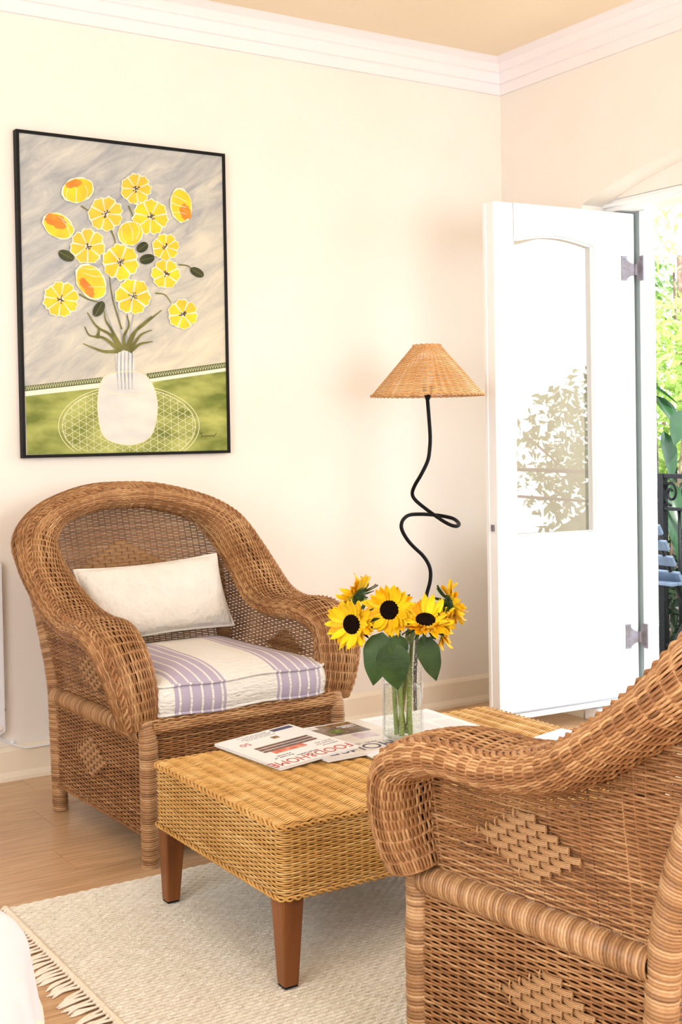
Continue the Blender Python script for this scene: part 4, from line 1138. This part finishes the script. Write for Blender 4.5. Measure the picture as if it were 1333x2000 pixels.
def leaf_mesh(L, W_, droop, fold):
    V = []; F = []; nu, nv = 12, 6
    for i in range(nu+1):
        t = i/nu; w = W_*(2.05*t**.48*(1-t)**.92) if 0 < t < 1 else 0.0005
        w *= 1+.03*math.sin(i*5)
        for j in range(nv+1):
            s_ = j/nv*2-1
            V.append((L*t-.10*L*abs(s_)*math.exp(-t*6), s_*w/2, -droop*L*t*t-fold*abs(s_)*w*.5+.0012*math.sin(abs(s_)*9)*(t > .05)))
    for i in range(nu):
        for j in range(nv): a = i*(nv+1)+j; F.append((a, a+nv+1, a+nv+2, a+1))
    return V, F
LEAVES = []
for k in range(4):
    V, F = leaf_mesh(.105, .078, .12+.08*k, -.25+.15*k); LEAVES.append(mesh_np('leaf', V, F, M_leaf, True))
rd3 = np.array([rdir.x, rdir.y, 0]); fd3 = np.array([fdir.x, fdir.y, 0])
def basis(zv, xv):
    z = Vector(zv).normalized(); x = Vector(xv); x = (x-z*x.dot(z)).normalized(); y = z.cross(x)
    return Matrix((x, y, z)).transposed().to_euler()
def sunflower(dx, dz, dd, nrm_, base, label, scale=1, leaves=(), rim=.052, neck=None):
    """dx right, dz up, dd away (metres from the vase foot); nrm_ = facing (right, up, towards viewer)"""
    hp = np.array([VX, VY, VZ])+rd3*dx+fd3*dd+np.array([0, 0, dz])
    nv_ = nrm(rd3*nrm_[0]+np.array([0, 0, nrm_[1]])-fd3*nrm_[2])
    b0 = np.array([VX, VY, VZ+.016])+rd3*base[0]+fd3*base[1]
    root = empty('sunflower', b0, 0, label=label, category='sunflower', group='sunflowers in the vase')
    off = lambda p: Vector(p)-Vector(b0)
    e = basis(nv_, (0.1, .2, 1))
    nk = np.array([VX, VY, VZ+VH-.02])+rd3*(dx*.22 if neck is None else neck[0])+fd3*(dd*.22 if neck is None else neck[1])
    behind = hp-nv_*.018
    q = spline([b0, (b0+nk)/2, nk, (nk+behind)/2+np.array([0, 0, .018]), behind-nv_*.012, behind], 40)-b0
    MB().tube(q, np.linspace(.0062, .0046, 40), 9).build('stem', M_stem, root, smooth=True)
    R_ = .0225*scale
    MB().lathe([(0, .004*scale), (R_*.35, .0028*scale), (R_*.6, .0058*scale), (R_*.9, .0048*scale), (R_, 0), (R_*.95, -.004), (0, -.005)], seg=24).build('flower_disc', M_disc, root, off(hp), e, smooth=True)
    MB().lathe([(R_*1.02, -.002), (R_*.95, -.009), (R_*.5, -.016), (.004, -.022), (0, -.022)], seg=16).build('calyx', M_leaf, root, off(hp), e, smooth=True)
    E_ = e.to_matrix()
    for ring in range(3):
        n_ = (22, 20, 13)[ring]
        for k in range(n_):
            a = 2*PI*(k+.5*ring+.25*random.random())/n_; el_ = (.10, .38, -.55)[ring]+random.uniform(-.2, .2)
            me_ = random.choice(PET) if ring < 2 else random.choice(SEP)
            rad = R_*(.90, .86, .72)[ring]
            lp = Vector((rad*math.cos(a), rad*math.sin(a), (-.002, .001, -.009)[ring]))
            rot = E_@Matrix.Rotation(a, 3, 'Z')@Matrix.Rotation(-el_, 3, 'Y')@Matrix.Rotation(random.uniform(-.3, .3), 3, 'X')
            o = put('petal' if ring < 2 else 'sepal', me_, root, off(hp)+E_@lp, rot.to_euler()); sc_ = scale*random.uniform(.88, 1.1); o.scale = (sc_, sc_, sc_)
    for lx, lz, ld, tx, tz, td, sc_, fn_ in leaves:
        p0 = np.array([VX, VY, VZ])+rd3*lx+fd3*ld+np.array([0, 0, lz]); p1 = np.array([VX, VY, VZ])+rd3*tx+fd3*td+np.array([0, 0, tz])
        d = p1-p0; up_ = rd3*fn_[0]+np.array([0, 0, fn_[1]])-fd3*fn_[2]
        x = Vector(d).normalized(); z = Vector(up_); z = (z-x*z.dot(x)).normalized(); y_ = z.cross(x)
        o = put('leaf', random.choice(LEAVES), root, off(p0), Matrix((x, y_, z)).transposed().to_euler()); k = np.linalg.norm(d)/.105
        o.scale = (k, k*sc_, k)
    return root
sunflower(-.124, .303, -.045, (-.55, .05, .85), (-.016, .004), 'sunflower at the left front of the vase, dark disc facing forward', 1.16,
          leaves=((-.052, .272, -.05, -.081, .163, -.085, 1.05, (-.2, .3, .9)),))
sunflower(-.031, .336, -.04, (-.30, .12, .9), (-.004, -.012), 'sunflower at the middle of the bunch, tallest facing forward', 1.14,
          leaves=((-.030, .250, -.065, -.016, .148, -.09, 1.25, (-.1, .35, .9)), (-.012, .272, -.06, -.008, .205, -.085, 1.2, (.25, .3, .8))))
sunflower(.058, .308, -.035, (.05, .86, .50), (.018, -.006), 'sunflower right of the middle, tilted up with petals folded over its disc', 1.18,
          leaves=((.05, .262, -.05, .089, .167, -.07, 1.0, (.35, .3, .85)),))
sunflower(.128, .342, .02, (.93, .25, -.15), (.012, .014), 'sunflower turned away at the upper right, seen in profile', 1.0,
          leaves=((.07, .30, .02, .115, .345, .03, .6, (.1, .5, .8)),))
sunflower(.108, .285, .0, (.9, -.25, .12), (-.010, .016), 'sunflower turned away at the lower right, seen in profile', 1.0)
sunflower(-.108, .366, .03, (-.62, .42, -.35), (.004, .018), 'sunflower at the upper left, seen from behind', 1.0)

# ------------------------------------------------------------------ wall heater with its cable
hz = empty('panel_heater', (-2.49, 0, .45), label='white flat panel heater on the wall at the left edge', category='heater')
def rounded_slab(w_, h_, r, y0, y1):
    P_, _, _ = rrect(w_, h_, r, 81); P_ = P_[:-1]; n = len(P_)
    V = [(x, y, z) for y in (y0, y1) for x, z in P_]
    return V, [tuple(range(n)), tuple(range(n, 2*n))[::-1]]+[(j, n+j, n+(j+1) % n, (j+1) % n) for j in range(n)]
V, F = rounded_slab(.300, .290, .012, -.034, -.018); MB().add(V, F).build('heater_panel', M_heater, hz, bevel=.002)
for sx in (-1, 1):
    for sz in (-1, 1):
        x_, z_ = sx*.284, sz*.268
        MB().lathe([(0, .003), (.008, .0022), (.0105, 0)], seg=18).build('screw_cap', M_cap, hz, (x_, -.034, z_), (PI/2, 0, 0), smooth=True)
        MB().lathe([(.008, 0), (.008, .018)], seg=12).build('wall_spacer', M_heater, hz, (x_, -.0, z_), (PI/2, 0, 0), smooth=True)
MB().box((.300, -.026, -.212), (.3035, -.020, -.205)).build('switch', M_black, hz)
cb = spline([(-2.30, -.008, .30, 0), (-2.255, -.008, .20, 0), (-2.205, -.008, .148, 0), (-2.16, -.008, .119, 0), (-2.116, -.0225, .1045, 0), (-2.06, -.0215, .1035, 0), (-1.95, -.0215, .105, 0), (-1.7, -.0215, .112, 0)], 80)[:, :3]
MB().tube(cb, .0036, 8).build('power_cable', M_cable, smooth=True, label='thin white cable running from the heater along the skirting board', category='cable')
MB().lathe([(0, .010), (.005, .009), (.008, .004), (.008, 0)], (0, 0, 0), 16).tube([(0, 0, .0095), (0, 0, .0105)], .0015, 8).build('cable_clip', [M_cable], None, (-2.158, -.0, .1235), (PI/2, 0, 0), smooth=True, label='small white cable clip above the skirting board', category='clip')

# ------------------------------------------------------------------ bed corner
bed = empty('bed', (-3.83, -2.43, 0), math.radians(-19.3), label='white draped bed whose corner fills the lower left', category='bed')
def drape(hx_, hy_, r, ztop_, zbot, amp, name, m_, seed, bulge=.03):
    loop, ln, per_ = rrect(hx_, hy_, r, 401); loop, ln = loop[:-1], ln[:-1]; n = len(loop); g_ = np.random.default_rng(seed)
    s_ = np.linspace(0, 2*PI, n, endpoint=False)
    fold = sum(g_.uniform(.4, 1)*np.sin(s_*k+g_.uniform(0, 6)) for k in (23, 31, 41, 53))*.25
    rings = [(k, 0, ztop_+.012*(1-k*k)) for k in (.02, .4, .7, .88)]
    for a in np.radians(np.linspace(0, 90, 8)): rings.append((None, -.07+.07*math.sin(a), ztop_-.07+.07*math.cos(a)))
    for t_ in np.linspace(.1, 1, 10): rings.append((None, bulge*math.sin(t_*PI*.5), ztop_-.07-(ztop_-.07-zbot)*t_))
    V = []; F = []
    for k, o_, z in rings:
        for i in range(n):
            if k is not None: V.append((loop[i][0]*k, loop[i][1]*k, z)); continue
            dn = np.clip((ztop_-z)/(ztop_-zbot), 0, 1); d_ = o_+amp*fold[i]*dn**1.1
            V.append((loop[i][0]+ln[i][0]*d_, loop[i][1]+ln[i][1]*d_, z+.012*fold[(i*3) % n]*(z <= zbot+1e-6)))
    for i in range(len(rings)-1):
        for j in range(n): j2 = (j+1) % n; F.append((i*n+j, (i+1)*n+j, (i+1)*n+j2, i*n+j2))
    F.append(tuple(range(n)))
    put(name, mesh_np(name, V, F, m_, True), bed)
drape(.870, .470, .11, .475, .17, .052, 'duvet', M_bed, 5, .022)
drape(.888, .488, .08, .36, .004, .012, 'valance', M_valance, 9, .0)

# ------------------------------------------------------------------ outside: balcony, railing, garden chair, planting
M_stone = mat('balcony_stone', lin(150, 140, 128), .9, .2, var=lin(180, 172, 160), scale=12)
MB().box((.26, -7, -.25), (1.32, 5, -.03)).build('floor_balcony', M_stone, kind='structure')
rail = empty('iron_railing', (1.2, 0, -.03), label='black wrought iron balcony railing with scrolls under the top rail', category='railing')
z_t, z_m, z_b = .944, .779, .106
for z, hgt in ((z_t, .022), (z_m, .016), (z_b, .016)):
    MB().box((-.014, -5, z-hgt), (.014, 3, z)).build('rail', M_iron, rail, bevel=.003)
bal = MB().tube([(0, 0, 0), (0, 0, z_m)], .0085, 8).lathe([(.0085, .40), (.017, .41), (.019, .425), (.017, .44), (.0085, .45)], seg=10)
bal_me = mesh_np('baluster', np.concatenate(bal.V), bal.F, M_iron, True)
pst = MB().box((-.017, -.017, 0), (.017, .017, z_t)); pst_me = mesh_np('post', np.concatenate(pst.V), pst.F, M_iron, False)
tt = np.linspace(0, 1, 60); sp_r = .062*(1-.80*tt); sp_a = -PI/2+tt*3.3*PI
scr = MB().tube(np.stack([0*tt, sp_r*np.cos(sp_a)+.0, sp_r*np.sin(sp_a)+.0], 1), .0072, 7)
scr_me = mesh_np('scroll', np.concatenate(scr.V), scr.F, M_iron, True)
for k in range(-22, 14):
    y_ = .228+k*.105
    if k % 9 == 0: put('post', pst_me, rail, (0, y_, 0))
    else: put('baluster', bal_me, rail, (0, y_, 0))
    o = put('scroll', scr_me, rail, (0, y_+.052, (z_t+z_m-.022)/2)); o.scale = (1, .8 if k % 2 else -.8, 1)
M_slat = mat('blue_grey_slat_paint', lin(84, 98, 118), .45, .4, var=lin(64, 78, 96), scale=16)
gc = empty('garden_chair', (.9, .14, -.03), label='blue-grey slatted garden chair with iron frame on the balcony', category='chair')
for k in range(4):
    z_ = .705-.075*k; x_ = -.078+.042*k
    MB().box((-.009, -.25, -.026), (.009, .25, .026)).build('back_slat', M_slat, gc, (x_, 0, z_), (0, math.radians(-29), 0), bevel=.004)
for s_ in (-1, 1):
    MB().tube([(-.095, s_*.2, .755), (.06, s_*.2, .46), (.16, s_*.2, .27), (.24, s_*.2, 0)], .010, 8).build('frame_bar', M_iron, gc, smooth=True)
    MB().tube([(.25, s_*.21, .44), (.10, s_*.21, .24), (-.07, s_*.21, 0)], .010, 8).build('frame_bar', M_iron, gc, smooth=True)
for k in range(6):
    MB().box((-.022, -.25, -.008), (.022, .25, .008)).build('seat_slat', M_slat, gc, (.01+.046*k, 0, .448), bevel=.003)

def leaf_cloud(name, m_, n, cfun, L, W_, parent, seed, droop=.5):
    g_ = np.random.default_rng(seed); C = cfun(g_, n)
    d = nrm(g_.normal(0, 1, (n, 3))*np.array([1, 1, .6])+np.array([0, 0, -droop])); u_ = nrm(np.cross(d, g_.normal(0, 1, (n, 3)))); w_ = np.cross(d, u_)
    l_ = L*g_.uniform(.6, 1.25, n)[:, None]; ww = W_*g_.uniform(.7, 1.2, n)[:, None]
    V = np.stack([C, C+d*l_*.4+u_*ww*.5+w_*l_*.06, C+d*l_+w_*l_*-.08, C+d*l_*.4-u_*ww*.5+w_*l_*.06, C+d*l_*.45], 1)
    b = np.arange(n)[:, None]*5
    Q = np.concatenate([b+np.array([[0, 1, 4]]), b+np.array([[1, 2, 4]]), b+np.array([[2, 3, 4]]), b+np.array([[3, 0, 4]])])
    return put(name, mesh_np(name, V.reshape(-1, 3), Q, m_, True), parent, kind='stuff')
def ell(c, r): return lambda g_, n: np.array(c)+nrm(g_.normal(0, 1, (n, 3)))*np.array(r)*(g_.uniform(.25, 1, n)[:, None]**.5)
def translucent(name, a, b, rough=.45):
    M = mat(name, a, rough, .4, var=b, scale=5)
    nt = M.node_tree; B = nt.nodes['Principled BSDF']; t_ = nt.nodes.new('ShaderNodeBsdfTranslucent'); mx_ = nt.nodes.new('ShaderNodeMixShader'); mx_.inputs[0].default_value = .35
    src_ = B.inputs['Base Color'].links[0].from_socket; nt.links.new(src_, t_.inputs[0])
    nt.links.new(B.outputs[0], mx_.inputs[1]); nt.links.new(t_.outputs[0], mx_.inputs[2]); nt.links.new(mx_.outputs[0], nt.nodes['Material Output'].inputs[0])
    return M
G_lime = translucent('lime_foliage', lin(176, 198, 110), lin(130, 160, 76)); G_mid = translucent('green_foliage', lin(120, 150, 84), lin(78, 108, 54)); G_dark = translucent('dark_foliage', lin(34, 52, 26), lin(18, 30, 16)); G_big = translucent('glossy_leaf', lin(40, 74, 40), lin(26, 54, 30), .25)
M_bark = mat('bark', lin(84, 66, 56), .9, .2, var=lin(130, 112, 100), scale=20)
def branches(parent, segs):
    for a, b, r_ in segs:
        mid = (np.array(a)+np.array(b))/2+np.array([.05, .04, 0.05]); MB().tube(spline([a, mid, b], 12), np.linspace(r_, r_*.5, 12), 7).build('branch', M_bark, parent, smooth=True)
def tree(name, label, c, r, n, L, W_, m_, seed, trunk=True, droop=.5, z0=-1.5):
    t_ = empty(name, (c[0], c[1], z0), label=label, category='tree' if 'tree' in name else 'shrub', group='planting beyond the balcony')
    loc = (0, 0, c[2]-z0)
    leaf_cloud('foliage', m_, n, ell(loc, r), L, W_, t_, seed, droop)
    g_ = np.random.default_rng(seed)
    if trunk:
        branches(t_, [((0, 0, 0), (0, 0, c[2]-z0), .04)]+[((0, 0, (c[2]-z0)*.5), tuple(np.array(loc)+g_.normal(0, .5, 3)*np.array(r)), .018) for _ in range(5)])
    return t_
tree('bamboo_tree', 'pale lime tree with narrow drooping leaves against the sky', (3.3, 2.0, 2.35), (.75, .8, .55), 900, .13, .022, G_lime, 11, droop=1.1)
tree('lime_tree', 'bright lime green leafy tree behind the railing', (2.6, 1.45, 1.35), (.75, .95, .62), 5200, .085, .034, G_lime, 12)
tree('garden_tree', 'mid green tree rising beside the door opening', (3.0, 2.55, 1.9), (.7, .7, .75), 1800, .09, .035, G_mid, 13)
tree('ivy_shrub', 'dark ivy shrub low behind the iron railing', (2.05, 1.0, .25), (.55, 1.2, .62), 4200, .075, .05, G_dark, 14)
tree('garden_tree', 'sunny green tree seen mirrored in the door glass', (3.6, -4.2, .9), (1.2, 1.8, .9), 4200, .11, .045, G_mid, 15)
tree('hedge_shrub', 'dense green hedge shrub along the balcony opposite the door', (2.6, -1.4, .2), (.7, 1.6, .7), 4200, .09, .045, G_mid, 16)
bl = empty('broadleaf_plant', (1.62, .62, -1.2), label='plant with large glossy dark leaves hanging by the railing', category='plant')
V, F = leaf_mesh(.26, .13, .15, -.2); big_me = mesh_np('leaf', V, F, G_big, True)
for p_, az, pt in (((.0, -.02, 2.30), -110, 62), ((-.06, .06, 2.22), -60, 70), ((.1, -.06, 2.42), -150, 35), ((-.08, -.10, 1.88), -80, 66), ((-.02, .10, 1.86), -30, 58), ((.02, -.04, 2.02), -120, 48), ((.06, .08, 2.5), -95, 40), ((0, .16, 2.60), -60, 25)):
    o = put('leaf', big_me, bl, p_, (random.uniform(-.3, .3), math.radians(pt), math.radians(az)))
branches(bl, [((0, 0, 0), (.0, .05, 2.55), .016), ((0, .1, .6), (.08, -.1, 2.45), .012)])
bank = MB(); gy = np.linspace(-9, 9, 40); gx = np.linspace(1.35, 9, 24); V = [(x, y, -1.6+.16*(x-1.35)+.9*(1/(1+math.exp(-(x-3.6)*2.2)))+.12*math.sin(x*3+y*2)) for x in gx for y in gy]
bank.add(V, [(i*40+j, i*40+j+1, (i+1)*40+j+1, (i+1)*40+j) for i in range(23) for j in range(39)]).build('ground_bank', mat('garden_earth', lin(74, 62, 48), .95, .1, var=lin(70, 86, 44), scale=5), smooth=True, kind='structure')
